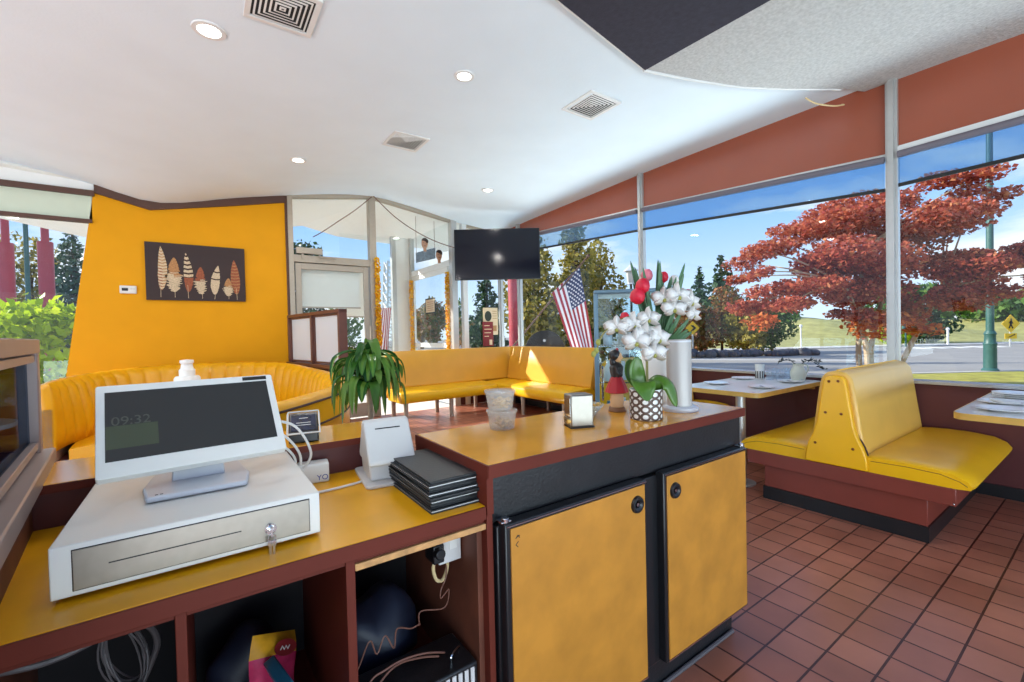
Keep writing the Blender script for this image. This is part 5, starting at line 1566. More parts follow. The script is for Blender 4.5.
# door closer and white shade at the entrance
t = thing('door_closer', 'beige metal door closer box above the glazed entrance door', 'door closer', (1.34, VW - 0.04, 2.84))
q = MB(); q.box(0.0, 0.40, -0.07, 0.0, -0.005, 0.09); q.build('body', M['alu_warm'], t, bevel=0.004)
q = MB(); q.tube([(0.35, -0.04, -0.005), (0.35, -0.05, -0.06), (0.62, -0.05, -0.055)], 0.010, 6); q.box(0.08, 0.11, -0.05, -0.02, -0.09, -0.005); q.build('arm', M['alu_warm'], t)
t = thing('roller_screen', 'white roller shade lowered halfway over the glazed entrance door', 'shade', (1.87, VW + 0.07, 2.66))
q = MB(); q.cyl((-0.53, 0, 0), (0.53, 0, 0), 0.03, n=14); q.build('roller', M['white_frame'], t)
q = MB(); q.box(-0.52, 0.53, 0.02, 0.024, -0.69, 0.0); q.build('cloth', M['shade_white'], t)
q = MB(); q.box(-0.52, 0.53, 0.012, 0.032, -0.71, -0.685); q.build('hem_bar', M['alu_warm'], t)
t = thing('roller_screen', 'pale roller shade on the outer vestibule glass, right of the entrance door mullion', 'shade', (3.1, 10.12, 3.0))
q = MB(); q.cyl((-0.40, 0, 0), (0.34, 0, 0), 0.03, n=14); q.build('roller', M['white_frame'], t)
q = MB(); q.box(-0.40, 0.34, 0.02, 0.024, -1.1, 0.0); q.build('cloth', M['shade_white'], t)
q = MB(); q.box(-0.40, 0.34, 0.012, 0.032, -1.12, -1.095); q.build('hem_bar', M['alu_warm'], t)

for k, (x, y, z0, z1, lab) in enumerate(((2.66, VW - 0.10, 1.30, 2.82, 'yellow flower garland on the mullion beside the entrance door, nearest the dracaena'),
                                         (4.16, 9.98, 1.10, 2.72, 'yellow flower garland on the far jamb of the vestibule door'),
                                         (4.17, 8.14, 1.15, 2.68, 'yellow flower garland on the near jamb of the vestibule door, left of the television'))):
    n = 26
    o = leaf_cloud('flower_garland', M['garland'], None, [(x, y, z0 + (z1 - z0) * i / (n - 1)) for i in range(n)], [(0.05, 0.045, 0.045)] * n, 900, 0.022, 40 + k, shell=0.4, aspect=0.9)
    tag(o, lab, 'garland', 'yellow flower garlands')

for pts, lab in (([(2.60, 7.90, 3.94), (2.30, 7.90, 3.66), (2.0, 7.90, 3.42), (1.75, 7.90, 3.22), (1.60, 7.92, 3.12)], 'thin dark wire strung from the mullion top down towards the door closer'),
                 ([(2.62, 7.88, 3.95), (3.0, 7.85, 3.62), (3.4, 7.8, 3.38), (3.8, 7.75, 3.22), (4.25, 7.7, 3.12), (4.5, 7.7, 3.1)], 'thin dark wire sagging from the mullion top to behind the television')):
    q = MB(); q.tube(smooth_path(pts, 8), 0.008, 6)
    tag(q.build('wire', M['frame_brown']), lab, 'wire', 'wires strung along the entrance glass')

t = thing('hanging_sign', 'cut-out sign of two men and a banner behind the entrance glass', 'sign', (3.86, 8.30, 2.95))
q = MB(); q.prism([(-0.28, -0.06), (0.14, 0.06), (0.14, 0.28), (-0.28, 0.14)], -0.012, 0.012, 'y'); q.build('banner', M['sign_print'], t)
q = MB(); q.cyl((-0.27, 0, 0.1), (-0.27, 0, 0.86), 0.004, n=6); q.build('wire', M['frame_brown'], t)
q = MB(); q.cyl((0.13, 0, 0.25), (0.13, 0, 0.86), 0.004, n=6); q.build('wire', M['frame_brown'], t)
for (x, z, nm) in ((-0.09, 0.34, 'left head'), (0.22, 0.13, 'right head')):
    q = MB(); q.ball((x, -0.005, z), 0.085, 18, 12, (0.8, 0.35, 1.25)); q.ball((x - 0.01, -0.036, z - 0.01), 0.014, 8, 6); q.box(x - 0.03, x + 0.03, -0.02, 0.0, z - 0.16, z - 0.08)
    h = q.build('head', M['person_skin'], t)
    q = MB(); q.ball((x + 0.01, 0.0, z + 0.045), 0.085, 18, 10, (0.86, 0.40, 0.85)); q.build('hair', M['person_hair'], h)
    q = MB(); q.ball((x - 0.028, -0.031, z + 0.012), 0.008, 8, 5); q.ball((x + 0.022, -0.031, z + 0.012), 0.008, 8, 5); q.box(x - 0.025, x + 0.02, -0.032, -0.028, z - 0.052, z - 0.044); q.build('features', M['person_hair'], h)

def sheet(name, label, cat, loc, w, h, m, rz=0.0):
    t = thing(name, label, cat, loc, rz)
    q = MB(); q.box(-w / 2, w / 2, -0.002, 0.002, 0, h); q.build('sheet', m, t)
    return t
t = sheet('poster', 'beige poster with a dark oval on the back glass below the television', 'poster', (5.11, VW - 0.0, 1.42), 0.37, 0.58, M['poster'])
q = MB(); q.lathe([(0.001, -0.001), (0.085, -0.001), (0.085, 0.001), (0.001, 0.001)], n=28); q.xf(0, Matrix.Translation((-0.06, -0.003, 0.40)) @ Matrix.Rotation(PI / 2, 4, 'X') @ Matrix.Diagonal((1, 1.3, 1, 1))); q.build('oval', M['poster_ink'], t)
q = MB()
for k in range(4): q.box(0.05, 0.16, -0.0035, -0.0022, 0.50 - k * 0.05, 0.51 - k * 0.05)
q.box(0.0, 0.15, -0.0035, -0.0022, 0.08, 0.20); q.build('print', M['f_tan'], t)
t = sheet('notice', 'dark red notice in front of the beige poster on the back glass', 'notice', (5.02, VW - 0.03, 1.18), 0.26, 0.52, M['poster_red'])
q = MB()
for k, (x0, x1) in enumerate(((-0.09, 0.04), (-0.09, 0.09), (-0.09, 0.07), (-0.09, 0.02))): q.box(x0, x1, -0.0035, -0.0022, 0.43 - k * 0.075, 0.445 - k * 0.075)
q.box(0.03, 0.10, -0.0035, -0.0022, 0.03, 0.14); q.build('print', M['poster'], t)
t = sheet('door_notice', 'framed paper notice on the vestibule door glass', 'notice', (4.20, 9.03, 1.92), 0.5, 0.34, M['sign_black'], PI / 2)
q = MB(); q.box(-0.22, 0.22, 0.0022, 0.004, 0.03, 0.31); q.build('paper', M['f_cream'], t)
q = MB()
for k in range(5): q.box(-0.16, 0.14, 0.004, 0.005, 0.07 + k * 0.045, 0.08 + k * 0.045)
q.build('print', M['f_brown'], t)

# television mounted across the far corner
c = site(-0.24, 8.35, 2.935)
t = thing('television', 'large black flat television mounted high across the far corner', 'television', c, -YAW)
q = MB(); q.box(-0.802, 0.802, -0.02, 0.03, -0.475, 0.475); q.build('case', M['black'], t, bevel=0.004)
q = MB(); q.box(-0.790, 0.790, -0.0225, -0.019, -0.46, 0.465); q.build('display', M['tv'], t)
q = MB(); q.box(-0.3, 0.3, 0.03, 0.07, -0.2, 0.2); q.cyl((0.0, 0.05, 0.0), (0.21, 0.86, 0.0), 0.035, n=14); q.box(0.12, 0.30, 0.82, 0.88, -0.15, 0.15); q.build('corner_mount', M['black'], t)
q = MB(); q.ball((0.15, 0.0, -0.487), 0.02, 10, 6); q.build('sensor', M['black'], t)

# glazed refrigerated cabinet
t = thing('glass_cabinet', 'tall blue-grey framed glass display cabinet behind the orchid', 'display cabinet', (2.57, 2.50, 0), math.radians(-45.8))
CW, CD, CH_ = 0.60, 0.52, 1.775
M['blue_grey'] = mat('blue_grey_metal', (108, 136, 152), 0.35, metal=0.3)
q = MB(); q.box(0, CW, 0, CD, 0.0, 0.14); q.build('base', M['base_grey'], t, bevel=0.015, seg=3)
q = MB(); q.box(0, CW, 0, CD, CH_ - 0.035, CH_); q.build('top', M['blue_grey'], t, bevel=0.015, seg=3)
for k, (x, y) in enumerate(((0.018, 0.018), (CW - 0.018, 0.018), (0.018, CD - 0.018), (CW - 0.018, CD - 0.018))):
    q = MB(); q.box(x - 0.018, x + 0.018, y - 0.018, y + 0.018, 0.14, CH_ - 0.03); q.build('post', M['blue_grey'], t, bevel=0.005)
q = MB(); q.box(0.036, CW - 0.036, 0.010, 0.014, 0.14, CH_ - 0.03); q.box(0.036, CW - 0.036, CD - 0.014, CD - 0.010, 0.14, CH_ - 0.03); q.box(0.010, 0.014, 0.036, CD - 0.036, 0.14, CH_ - 0.03); q.box(CW - 0.014, CW - 0.010, 0.036, CD - 0.036, 0.14, CH_ - 0.03)
q.build('glass', M['clear_blue'], t)
SH = (0.45, 0.74, 1.03, 1.32)
for z in SH:
    q = MB()
    q.box(0.03, CW - 0.03, 0.03, 0.038, z, z + 0.008); q.box(0.03, CW - 0.03, CD - 0.038, CD - 0.03, z, z + 0.008)
    for k in range(15): q.cyl((0.04 + k * 0.037, 0.034, z + 0.004), (0.04 + k * 0.037, CD - 0.034, z + 0.004), 0.002, n=5)
    q.build('wire_shelf', M['chrome'], t)
q = MB(); q.tube([(0.06, -0.012, 0.9), (0.06, -0.03, 0.92), (0.06, -0.03, 1.15), (0.06, -0.012, 1.17)], 0.008, 6); q.build('handle', M['chrome'], t)
CN = [('white_plastic', 'white'), ('bag_blue', 'blue-green'), ('paper', 'off-white'), ('base_grey', 'pale blue')]
rr = random.Random(8)
for si, z in enumerate(SH[:4]):
    for k in range(4):
        m, nm = CN[(k + si) % 4]
        lx, ly = 0.11 + k * 0.125, 0.12 + (k % 2) * 0.1
        ca, sa = math.cos(math.radians(-45.8)), math.sin(math.radians(-45.8))
        x, y = 2.57 + lx * ca - ly * sa, 2.50 + lx * sa + ly * ca
        h = rr.uniform(0.12, 0.2)
        q = MB(); q.lathe([(0.034, 0), (0.037, 0.006), (0.037, h * 0.62), (0.018, h * 0.8), (0.015, h * 0.93), (0.018, h), (0.001, h)], n=18)
        o = q.build('drink_bottle', M[m]); o.location = (x, y, z + 0.008)
        tag(o, '%s bottle, %s in the row on the %s shelf of the glass cabinet' % (nm, ['first', 'second', 'third', 'last'][k], ['lowest', 'second', 'third', 'top'][si]), 'bottle', 'bottles in the glass cabinet')

# ================================================================== OUTDOORS
GZ = -0.25
b = MB()
b.box(UW + 0.14, 140, -60, 140, GZ - 0.2, GZ); b.box(-120, UW + 0.14, VW + 0.16, 140, GZ - 0.2, GZ); b.box(-120, -6, -60, VW + 0.16, GZ - 0.2, GZ); b.box(-6, UW + 0.14, -60, -5, GZ - 0.2, GZ)
struct(b.build('ground_asphalt', M['asphalt']))
b = MB(); b.box(-6, UW + 0.14, VW + 0.16, 12.2, GZ, -0.03)
struct(b.build('path_entrance', M['concrete_light']))
b = MB(); b.box(UW + 0.14, 7.6, -5, VW + 0.16, GZ, GZ + 0.05)
struct(b.build('bounce_slab', M['concrete_light']))  # hidden pale slab, added below the sill to bounce light onto the ceiling
def patch(name, pts, z0, z1, m):
    q = MB(); q.prism([tuple(site(a, f).xy) for a, f in pts], z0, z1, 'z')
    return struct(q.build(name, m))
patch('lawn_strip', [(12.9, 14.7), (50, 15.2), (50, 2), (9.0, 2.0), (9.2, 12.0)], GZ - 0.1, GZ + 0.03, M['lawn'])
patch('kerb', [(12.8, 14.7), (50, 15.2), (50, 15.45), (12.7, 14.95)], GZ - 0.1, GZ + 0.05, M['concrete'])
patch('lawn_far', [(-40, 22), (1.5, 19), (3.5, 45), (-60, 60)], GZ - 0.1, GZ + 0.04, M['lawn'])
patch('lawn_left', [(-40, 16), (-8.6, 16), (-8.0, 21), (-40, 21)], GZ - 0.1, GZ + 0.03, M['lawn'])
patch('pavement_far', [(14, 33.0), (90, 33.5), (90, 36), (14, 35.6)], GZ - 0.1, GZ + 0.06, M['concrete'])
for a in range(5):
    patch('road_marking', [(27.5 + a * 1.3, 29.6), (28.2 + a * 1.3, 29.6), (28.9 + a * 1.3, 31.6), (28.2 + a * 1.3, 31.6)], GZ, GZ + 0.006, M['paint_white'])
patch('road_marking', [(9.5, 24.5), (16.5, 21.2), (16.7, 21.4), (9.7, 24.75)], GZ, GZ + 0.006, M['paint_white'])
# grassy bank across the road
b = MB()
n1, n2 = 40, 14
vs = []
for j in range(n2):
    for i in range(n1):
        a = 12 + 80 * i / (n1 - 1); f = 35.8 + 24 * j / (n2 - 1)
        h = (2.1 + 0.5 * math.sin(a * 0.22) + 0.4 * math.sin(a * 0.6 + 1)) * (0.5 - 0.5 * math.cos(PI * min(1, j / 9.0)))
        p = site(a, f, GZ + 0.02 + h)
        vs.append(p)
b.add(vs, [(j * n1 + i, j * n1 + i + 1, (j + 1) * n1 + i + 1, (j + 1) * n1 + i) for j in range(n2 - 1) for i in range(n1 - 1)])
struct(b.build('hill_bank', M['dry_grass'], smooth=180))

LM = {'maple': leaf_mat('maple_leaves', [(132, 58, 48), (182, 88, 68), (210, 120, 86), (190, 94, 86), (226, 158, 108)], 0.5),
      'maple_orange': leaf_mat('orange_leaves', [(200, 96, 48), (224, 140, 70), (190, 80, 52)], 0.35),
      'golden': leaf_mat('golden_foliage', [(92, 92, 36), (150, 140, 58), (190, 170, 82), (70, 84, 40)], 0.3),
      'russet': leaf_mat('russet_foliage', [(120, 76, 44), (160, 96, 56), (110, 104, 50), (150, 124, 66)], 0.3),
      'green': leaf_mat('green_foliage', [(44, 78, 34), (74, 110, 44), (104, 134, 58)], 0.3),
      'dark': leaf_mat('dark_foliage', [(32, 56, 40), (50, 78, 50), (70, 98, 62)], 0.25),
      'blue': leaf_mat('blue_green_foliage', [(48, 78, 70), (74, 104, 88), (98, 124, 98)], 0.25),
      'lime': leaf_mat('lime_leaves', [(120, 150, 20), (170, 196, 30), (206, 222, 50), (96, 130, 24)], 0.55),
      'autumn': leaf_mat('autumn_foliage', [(170, 110, 70), (140, 130, 70), (96, 110, 60), (186, 140, 110)], 0.3)}

def tree(name, label, right, ahead, top, kind, width, n, size, shape='round', trunk=0.2, base=0.25, seed=0, group='trees outside', bark='bark_dark'):
    p = site(right, ahead, GZ)
    t = thing(name, label, 'tree' if 'tree' in name or 'fir' in name or 'conifer' in name else 'shrub', p, group=group)
    h = top - GZ
    rg = random.Random(seed)
    cs, rs = [], []
    if shape == 'cone':
        k = 9
        for i in range(k):
            u = i / (k - 1)
            z = h * (base + (1 - base) * u * 0.95)
            r = width * 0.5 * (1 - u) ** 0.8 + 0.08 * width
            for j in range(3):
                a = rg.uniform(0, 6.28)
                cs.append((0.3 * r * math.cos(a), 0.3 * r * math.sin(a), z)); rs.append((r * 0.85, r * 0.85, h * 0.075))
    else:
        for i in range(14):
            a = rg.uniform(0, 6.28); u = rg.random()
            z = h * (base + (1 - base) * (0.15 + 0.7 * u))
            r = width * 0.5 * math.sin(PI * (0.2 + 0.65 * u))
            q_ = rg.uniform(0.2, 0.75)
            cs.append((r * q_ * math.cos(a), r * q_ * math.sin(a), z)); rs.append((width * 0.22, width * 0.22, h * (1 - base) * 0.2))
    q = MB(); q.tube([(0, 0, 0), (0.03, 0.02, h * 0.4), (0, 0, h * 0.75)], trunk, 8, trunk * 0.35)
    for i in range(0, len(cs), 2):
        c_ = Vector(cs[i]); q.tube([(0, 0, min(h * 0.7, c_.z * 0.75)), tuple(c_ * 0.6 + Vector((0, 0, c_.z * 0.36))), tuple(c_)], trunk * 0.3, 5, trunk * 0.08)
    q.build('trunk', M[bark], t)
    leaf_cloud('crown', LM[kind], t, cs, rs, n, size, seed, shell=0.25)
    return t

# the red maple
mp = site(10.0, 12.0, GZ)
t = thing('maple_tree', 'spreading red Japanese maple outside the window wall', 'tree', mp)
K = 12.0 / 442.8
CL = [(865, 215, 50, 24), (920, 196, 36, 11), (950, 205, 28, 9), (902, 238, 50, 24), (820, 224, 48, 13), (776, 250, 34, 12), (968, 216, 46, 9), (1000, 256, 40, 8), (970, 272, 44, 12), (838, 265, 50, 22), (792, 287, 38, 12), (766, 300, 30, 12),
      (862, 290, 44, 20), (926, 272, 40, 18), (908, 308, 30, 18), (950, 302, 30, 12), (890, 262, 44, 16), (1016, 282, 30, 8), (745, 275, 18, 8), (840, 315, 20, 8)]
CO = [(858, 326, 28, 15), (880, 318, 20, 10), (756, 320, 18, 9), (800, 302, 16, 7), (905, 330, 14, 8)]
def mpos(x, y, dep): return Vector((rt.x, rt.y, 0)) * ((x - 880) * K) + Vector((fw.x, fw.y, 0)) * dep + Vector((0, 0, 1.45 - GZ + (325 - y) * K))
rg = random.Random(77)
cs, rs, bc = [], [], []
for (x, y, rx, ry) in CL:
    for k in range(4):
        dp = rg.uniform(-1.2, 1.2)
        cc = mpos(x + rg.uniform(-0.45, 0.45) * rx, y + rg.uniform(-0.45, 0.45) * ry, dp)
        cs.append(tuple(cc)); rs.append((rx * K * 0.58, rx * K * 0.62, ry * K * 0.7))
        if k < 2: bc.append(cc)
leaf_cloud('crown', LM['maple'], t, cs, rs, 46000, 0.055, 5, flat=0.35, aspect=0.75)
leaf_cloud('lower_leaves', LM['maple_orange'], t, [tuple(mpos(x, y, rg.uniform(-1, .6))) for x, y, _, _ in CO], [(rx * K, rx * K, ry * K) for _, _, rx, ry in CO], 1500, 0.066, 6, flat=0.5, aspect=0.75)['label'] = 'orange lower leaves'
q = MB()
stems = [(mpos(862, 400, -0.1), mpos(860, 352, -0.2), mpos(848, 315, -0.3), mpos(828, 285, -0.5)), (mpos(872, 400, 0.1), mpos(876, 350, 0.2), mpos(886, 318, 0.3), mpos(905, 280, 0.6)), (mpos(868, 400, 0.2), mpos(872, 355, 0.5), mpos(872, 300, 0.4), mpos(868, 250, 0.2)),
         (mpos(884, 400, 0.0), mpos(905, 362, 0.1), mpos(928, 320, 0.1), mpos(950, 290, 0.2))]
for s in stems: q.tube(smooth_path(s, 6), 0.085, 9, 0.04)
for c_ in bc:
    s = min(stems, key=lambda s: (s[3] - c_).length)
    a = s[3] if c_.z > s[2].z else s[2]
    q.tube(smooth_path([a, (a + c_) * 0.5 + Vector((0, 0, 0.12)), c_], 5), 0.034, 6, 0.008)
q.build('trunk', M['bark'], t)

def bx(x, y, d):    # a bearing in the photograph turned into metres right / ahead / height
    return ((x - 512) / 442.8 * d, d, 1.45 + (np.interp(x, [198.6, 348.2, 509.7, 670.5, 950], [340.2, 336.8, 333, 329.3, 322.8]) - y) / 442.8 * d)
TREES = [('conifer_tree', 'tall golden-green conifer behind the hanging flag', 578, 192, 22, 'golden', 3.0, 5000, 0.13, 'cone', 0.22, 0.02),
         ('autumn_tree', 'golden tree filling the far window left of the flag', 535, 228, 20, 'golden', 3.6, 5500, 0.12, 'round', 0.18, 0.0),
         ('conifer_tree', 'dark fir seen below the television', 488, 270, 22, 'dark', 2.6, 2500, 0.12, 'cone', 0.16, 0.02),
         ('autumn_tree', 'tree behind the right side of the flag', 602, 240, 27, 'golden', 3.2, 2500, 0.15, 'round', 0.2, 0.0),
         ('shrub', 'russet shrub across the car park, behind the bouquet', 690, 300, 30, 'russet', 3.4, 2200, 0.14, 'round', 0.1, 0.0),
         ('shrub', 'tall russet shrub left of the dark green bush', 722, 288, 30, 'russet', 4.0, 2800, 0.14, 'round', 0.1, 0.0),
         ('shrub', 'dark green bush at the left foot of the red maple', 772, 296, 29, 'green', 4.6, 3400, 0.13, 'round', 0.1, 0.0),
         ('shrub', 'olive bush between russet shrubs and green bush', 748, 305, 28, 'golden', 3.0, 1800, 0.13, 'round', 0.1, 0.0),
         ('conifer_tree', 'distant dark conifer above the russet shrubs', 722, 256, 52, 'dark', 5.4, 1800, 0.3, 'cone', 0.3, 0.1),
         ('conifer_tree', 'smaller distant conifer left of the dark one', 700, 268, 64, 'dark', 4.0, 1400, 0.3, 'cone', 0.3, 0.1),
         ('shrub', 'dark green bush on the far verge right of the maple trunk', 922, 306, 37, 'dark', 4.6, 2200, 0.16, 'round', 0.08, 0.0),
         ('shrub', 'yellow-green bush on the far verge behind the orange lower maple leaves', 893, 322, 34, 'lime', 2.4, 900, 0.13, 'round', 0.06, 0.0),
         ('distant_tree', 'rounded green tree far behind the red maple trunk', 912, 284, 62, 'green', 12, 2400, 0.45, 'round', 0.3, 0.0),
         ('distant_tree', 'green tree at the right edge behind the pedestrian sign', 1000, 290, 50, 'green', 9.0, 2600, 0.34, 'round', 0.3, 0.0),
         ('distant_tree', 'dark green tree left of the pedestrian sign', 962, 290, 74, 'dark', 9, 2200, 0.36, 'round', 0.3, 0.0),
         ('distant_tree', 'far tree at the right of the street lamp', 1050, 282, 66, 'golden', 12, 2200, 0.4, 'round', 0.3, 0.0),
         ('conifer_tree', 'blue-green conifer between red columns and yellow wall', 78, 222, 22, 'blue', 3.4, 4200, 0.13, 'cone', 0.2, 0.0),
         ('autumn_tree', 'yellowing tree between the two red columns', 33, 228, 23, 'golden', 3.4, 3600, 0.13, 'round', 0.18, 0.0),
         ('shrub', 'dark evergreen hedge outside the entrance door, left half', 305, 312, 15.5, 'dark', 2.4, 2600, 0.08, 'round', 0.06, 0.0),
         ('shrub', 'dark evergreen hedge outside the entrance door, right half', 345, 310, 15.5, 'green', 2.4, 2600, 0.08, 'round', 0.06, 0.0),
         ('conifer_tree', 'dark treetop seen through the entrance transom', 302, 232, 26, 'dark', 4.6, 3000, 0.16, 'round', 0.2, 0.1),
         ('autumn_tree', 'pinkish autumn tree far beyond the vestibule door', 422, 306, 55, 'autumn', 5, 1100, 0.3, 'round', 0.25, 0.0),
         ('autumn_tree', 'autumn tree far left of the television foot, second from the vestibule door', 436, 298, 66, 'autumn', 5, 1100, 0.3, 'round', 0.25, 0.0),
         ('distant_tree', 'greenish tree right of the vestibule door', 458, 298, 78, 'green', 5, 1100, 0.3, 'round', 0.25, 0.0),
         ('distant_tree', 'low tree behind the beige poster', 476, 308, 50, 'autumn', 6, 1100, 0.3, 'round', 0.25, 0.0)]
for i, (nm, lab, x, y, d, kind, w, n, sz, shp, tr, bs) in enumerate(TREES):
    a, f, z = bx(x, y, d)
    tree(nm, lab, a, f, z, kind, w, n, sz, shp, tr, bs, seed=100 + i)
# lime-leaved bush by the left window
a, f, z = bx(30, 292, 9.8)
tree('leafy_shrub', 'bright lime-green leafy shrub just outside the left window', a, f, z, 'lime', 3.0, 1900, 0.11, 'round', 0.05, 0.0, seed=300)
q = MB(); rg = random.Random(31)
a0 = site(7.0, 25.2, GZ); 
for k in range(46):
    p = site(6.5 + k * 0.25, 26 + rg.uniform(-.4, .4), GZ)
    q.ball((p.x, p.y, GZ + 0.15), rg.uniform(0.22, 0.4), 8, 6, (1, 1, rg.uniform(0.6, 1.0)))
o = q.build('low_rocks', mat('dark_rock', (84, 84, 90), 0.9, noise=0.3, nscale=3))
tag(stuff(o), 'dark row of low rocks bordering the car park', 'rocks')

# columns, lamps, signs
for k, (x, lab) in enumerate(((10, 'red stepped column outside the left window, at the picture edge'), (49.5, 'red stepped column outside the left window, nearest the yellow wall'), (515, 'red column standing outside the far window corner, below the television'))):
    a, f, z = bx(x, 243, 14)
    p = site(a, f, GZ)
    t = thing('red_column', lab, 'column', p, group='red columns outside')
    q = MB(); q.cyl((0, 0, 0), (0, 0, 4.9), 0.185, n=24); q.build('lower_shaft', M['pole_red'], t)
    q = MB(); q.cyl((0, 0, 4.9), (0, 0, 7.2), 0.095, n=20); q.build('upper_shaft', M['pole_red'], t)
a, f, z = bx(30.5, 300, 13)
q = MB(); q.cyl((0, 0, 0), (0, 0, 6.8), 0.055, n=14); q.cyl((0, 0, 0), (0, 0, 0.25), 0.09, n=14)
o = q.build('thin_pole', M['teal']); o.location = site(a, f, GZ)
tag(o, 'thin teal pole between the two red columns', 'pole')

t = thing('street_lamp', 'teal street lamp post on the grass verge right of the maple', 'street lamp', site(16.2, 15.0, GZ))
q = MB(); q.lathe([(0.22, 0.0), (0.22, 0.08), (0.17, 0.14), (0.165, 0.9), (0.18, 0.96), (0.15, 1.02), (0.14, 1.25), (0.165, 1.30), (0.12, 1.4)], n=24); q.build('base', M['teal'], t)
q = MB(); q.cyl((0, 0, 1.35), (0, 0, 9.0), 0.105, 0.08, 20); q.build('post', M['teal'], t)
q = MB(); q.tube(smooth_path([(0, 0, 8.9), (0.5, -0.3, 9.3), (1.6, -1.0, 9.4)], 6), 0.05, 8); q.build('arm', M['teal'], t)
q = MB(); q.ball((1.7, -1.06, 9.36), 0.25, 14, 8, (1.3, 0.8, 0.4)); q.build('lamp_head', M['grey_plastic'], t)

def road_sign(name, label, x, y, d, size, figure, base_y=352):
    a, f, z = bx(x, y, d)
    t = thing(name, label, 'road sign', site(a, f, GZ), -YAW)
    h = z - GZ
    q = MB(); q.cyl((0, 0.04, 0), (0, 0.04, h + size * 0.3), 0.05, n=10); q.build('post', M['alu'], t)
    q = MB(); q.prism([(0, h - size), (size, h), (0, h + size), (-size, h)], -0.01, 0.01, 'y'); bd = q.build('board', M['sign_yellow'], t)
    q = MB()
    if figure == 'walker':
        q.ball((0.02, -0.012, h + size * 0.48), size * 0.10, 10, 6, (1, 0.2, 1))
        for (x0, z0, x1, z1, r) in ((0.0, 0.36, -0.02, -0.05, 0.10), (-0.02, -0.05, 0.2, -0.5, 0.06), (-0.02, -0.05, -0.22, -0.5, 0.06), (0.0, 0.3, 0.22, 0.02, 0.045), (0.0, 0.3, -0.22, 0.05, 0.045)):
            q.cyl((x0 * size, -0.013, h + z0 * size), (x1 * size, -0.013, h + z1 * size), r * size, n=8)
    else:
        q.prism([(-0.35 * size, h - 0.4 * size), (0.1 * size, h), (-0.35 * size, h + 0.4 * size), (0.05 * size, h + 0.4 * size), (0.5 * size, h), (0.05 * size, h - 0.4 * size)], -0.02, -0.011, 'y')
    q.build('symbol', M['sign_black'], bd)
    return t, h
t, h = road_sign('pedestrian_sign', 'yellow diamond pedestrian crossing sign at the right edge of the picture', 1011, 325, 30, 0.62, 'walker')
q = MB(); q.box(-0.4, 0.4, -0.01, 0.01, h - 1.02, h - 0.66); q.build('plate', M['sign_yellow'], t)
q = MB(); q.prism([(-0.25, h - 0.95), (-0.05, h - 0.84), (0.2, h - 0.74), (0.12, h - 0.72), (0.28, h - 0.71), (0.26, h - 0.80), (0.22, h - 0.78), (-0.03, h - 0.9)], -0.02, -0.011, 'y'); q.build('arrow', M['sign_black'], t)
road_sign('chevron_sign', 'small yellow chevron sign beside the bouquet, across the car park', 693, 328, 27, 0.42, 'chevron')
a, f, z = bx(907, 324, 33)
t = thing('crossing_signal', 'small teal signal on a post in front of the maple trunk', 'signal', site(a, f, GZ), -YAW)
q = MB(); q.cyl((0, 0.1, 0), (0, 0.1, z - GZ), 0.06, n=10); q.build('post', M['teal'], t)
q = MB(); q.box(-0.32, 0.32, -0.1, 0.1, z - GZ - 0.4, z - GZ + 0.4); q.build('signal_box', M['teal'], t, bevel=0.05)
q = MB(); q.cyl((0, -0.1, z - GZ), (0, -0.12, z - GZ), 0.22, n=20); q.build('lens', M['bag_blue'], t)
for x, yt, d, lab in ((948, 329, 34, 'short white post at the verge right of the maple'), (801, 326, 34, 'thin post with a small lamp left of the maple')):
    a, f, z = bx(x, yt, d)
    t = thing('bollard_post', lab, 'post', site(a, f, GZ))
    q = MB(); q.cyl((0, 0, 0), (0, 0, z - GZ), 0.07 if x > 900 else 0.05, n=12); q.build('post', M['white_frame'], t)
    q = MB(); q.ball((0, 0, z - GZ), 0.12, 12, 8); q.build('cap', M['white_frame'], t)
a, f, z = bx(632, 268, 25)
t = thing('lantern_post', 'dark lantern on a post above the glass cabinet, far outside', 'lantern', site(a, f, GZ))
h = z - GZ
q = MB(); q.cyl((0, 0, 0), (0, 0, h - 0.9), 0.07, n=12); q.build('post', M['sign_black'], t)
q = MB(); q.lathe([(0.12, h - 0.9), (0.2, h - 0.8), (0.26, h - 0.2), (0.24, h - 0.18)], n=6); q.build('lamp_glass', M['grey_plastic'], t)
q = MB(); q.lathe([(0.42, h - 0.2), (0.40, h - 0.14), (0.12, h + 0.08), (0.05, h + 0.2)], n=6); q.lathe([(0.2, h - 0.92), (0.16, h - 0.8)], n=6); q.build('lamp_roof', M['base_grey'], t)
a, f, z = bx(393, 262, 45)
t = thing('lattice_tower', 'pale steel lattice tower far beyond the vestibule glass', 'tower', site(a, f, GZ))
q = MB(); h = z - GZ
for sx in (-1, 1):
    for sy in (-1, 1): q.cyl((sx * 0.9, sy * 0.9, 0), (sx * 0.5, sy * 0.5, h), 0.08, n=6)
for k in range(9):
    z0, z1 = h * k / 9, h * (k + 1) / 9
    w0, w1 = 0.9 - 0.4 * k / 9, 0.9 - 0.4 * (k + 1) / 9
    for (ax, ay) in ((1, 0), (0, 1)):
        for s in (-1, 1):
            q.cyl((-w0 if ax else s * w0, s * w0 if ax else -w0, z0), (w1 if ax else s * w1, s * w1 if ax else w1, z1), 0.05, n=5)
            q.cyl((w0 if ax else s * w0, s * w0 if ax else w0, z0), (-w1 if ax else s * w1, s * w1 if ax else -w1, z1), 0.05, n=5)
q.build('lattice', M['alu'], t)

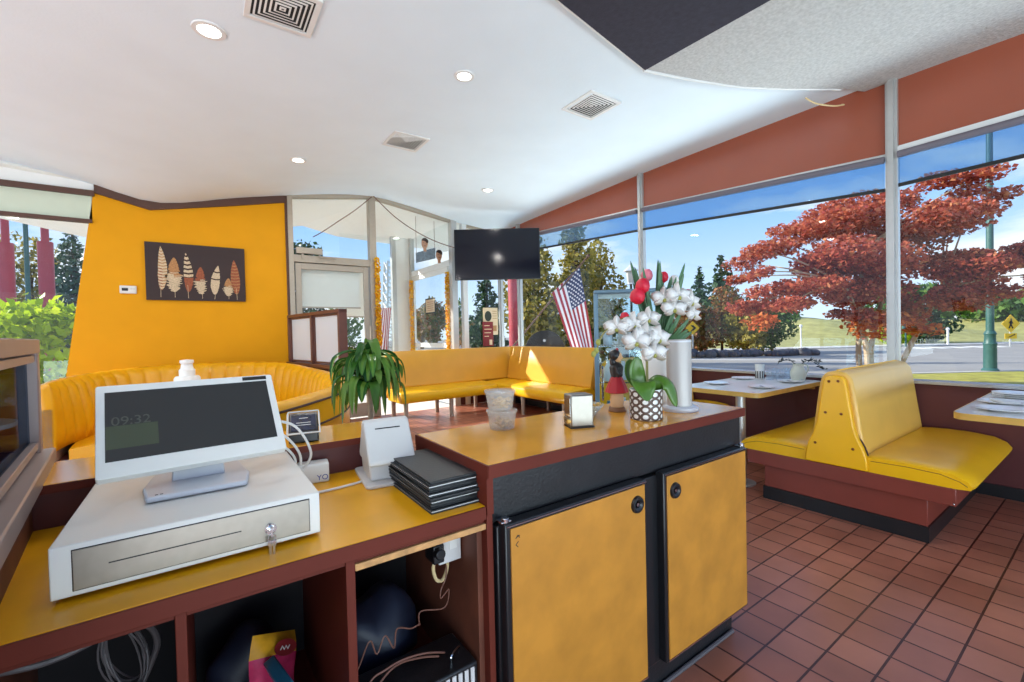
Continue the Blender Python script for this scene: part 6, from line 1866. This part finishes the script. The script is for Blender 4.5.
# flags
def flag(name, label, P00, P10, P01, P11, canton, pole=None, wave=0.05):
    """corners: hoist top, hoist bottom, fly top, fly bottom"""
    t = thing(name, label, 'flag', (0, 0, 0))
    P00, P10, P01, P11 = map(Vector, (P00, P10, P01, P11))
    t.location = P10
    nrm = (P10 - P00).cross(P01 - P00).normalized()
    nu, nv = 39, 30
    q = MB(); vs = []
    def S(u, v): return (P00 * (1 - u) + P10 * u) * (1 - v) + (P01 * (1 - u) + P11 * u) * v + nrm * (wave * math.sin(9 * u + 3 * v) * (0.3 + v)) - P10
    for j in range(nv + 1):
        for i in range(nu + 1): vs.append(S(i / nu, j / nv))
    q.v = [tuple(p) for p in vs]
    for j in range(nv):
        for i in range(nu):
            q.f.append((j * (nu + 1) + i, j * (nu + 1) + i + 1, (j + 1) * (nu + 1) + i + 1, (j + 1) * (nu + 1) + i))
            q.mi.append(2 if (canton and i < 21 and j < 12) else (0 if (i // 3) % 2 == 0 else 1))
    cl = q.build('cloth', [M['flag_red'], M['flag_white'], M['flag_blue']], t, smooth=180)
    if canton:
        q = MB(); L_ = (P01 - P00).length
        for a in range(9):
            for c_ in range(11):
                if (a + c_) % 2 == 0:
                    p = S((0.05 + a * 0.055), (0.03 + c_ * 0.034))
                    for s in (-1, 1):
                        o_ = p + nrm * (0.006 * s)
                        x_ = (P10 - P00).normalized(); y_ = nrm.cross(x_)
                        pts = []
                        for k in range(10):
                            r = (0.034 if k % 2 == 0 else 0.014)
                            pts.append(o_ + x_ * (r * math.cos(PI * k / 5)) + y_ * (r * math.sin(PI * k / 5)))
                        q.add(pts + [o_], [(k, (k + 1) % 10, 10) for k in range(10)])
        q.build('stars', M['flag_white'], cl)
    if pole:
        q = MB(); q.cyl(Vector(pole[0]) - P10, Vector(pole[1]) - P10, 0.022, n=10); q.ball(Vector(pole[1]) - P10, 0.045, 10, 8); q.build('pole', M['brown_trim'], t)
    return t
def pt(x, y, d):
    a, f, z = bx(x, y, d)
    return tuple(site(a, f, z))
flag('american_flag', 'American flag hanging from a slanted pole outside the far window', pt(581, 266, 11.5), pt(553, 293, 11.5), pt(594, 352, 11.7), pt(574, 356, 11.3), True, (pt(489, 374, 11.5), pt(590, 256, 11.5)))
flag('striped_flag', 'small red and white striped flag beyond the vestibule glass', pt(392, 308, 12.4), pt(380, 308, 12.4), pt(388, 352, 12.4), pt(374, 352, 12.4), False, (pt(393, 392, 12.4), pt(393, 300, 12.4)))
a, f, z = bx(545, 350, 13)
t = thing('round_board', 'black round board with a white dot, outside behind the waiting bench', 'board', site(a, f, GZ), -YAW)
q = MB(); q.cyl((0, -0.02, z - GZ), (0, 0.02, z - GZ), 0.58, n=40); q.build('disc', M['sign_black'], t, bevel=0.006)
q = MB(); q.cyl((-0.02, -0.03, z - GZ + 0.28), (-0.02, -0.02, z - GZ + 0.28), 0.04, n=16); q.build('dot', M['paper'], t)
q = MB(); q.cyl((0, 0.05, 0), (0, 0.05, z - GZ + 0.2), 0.04, n=10); q.build('post', M['sign_black'], t)
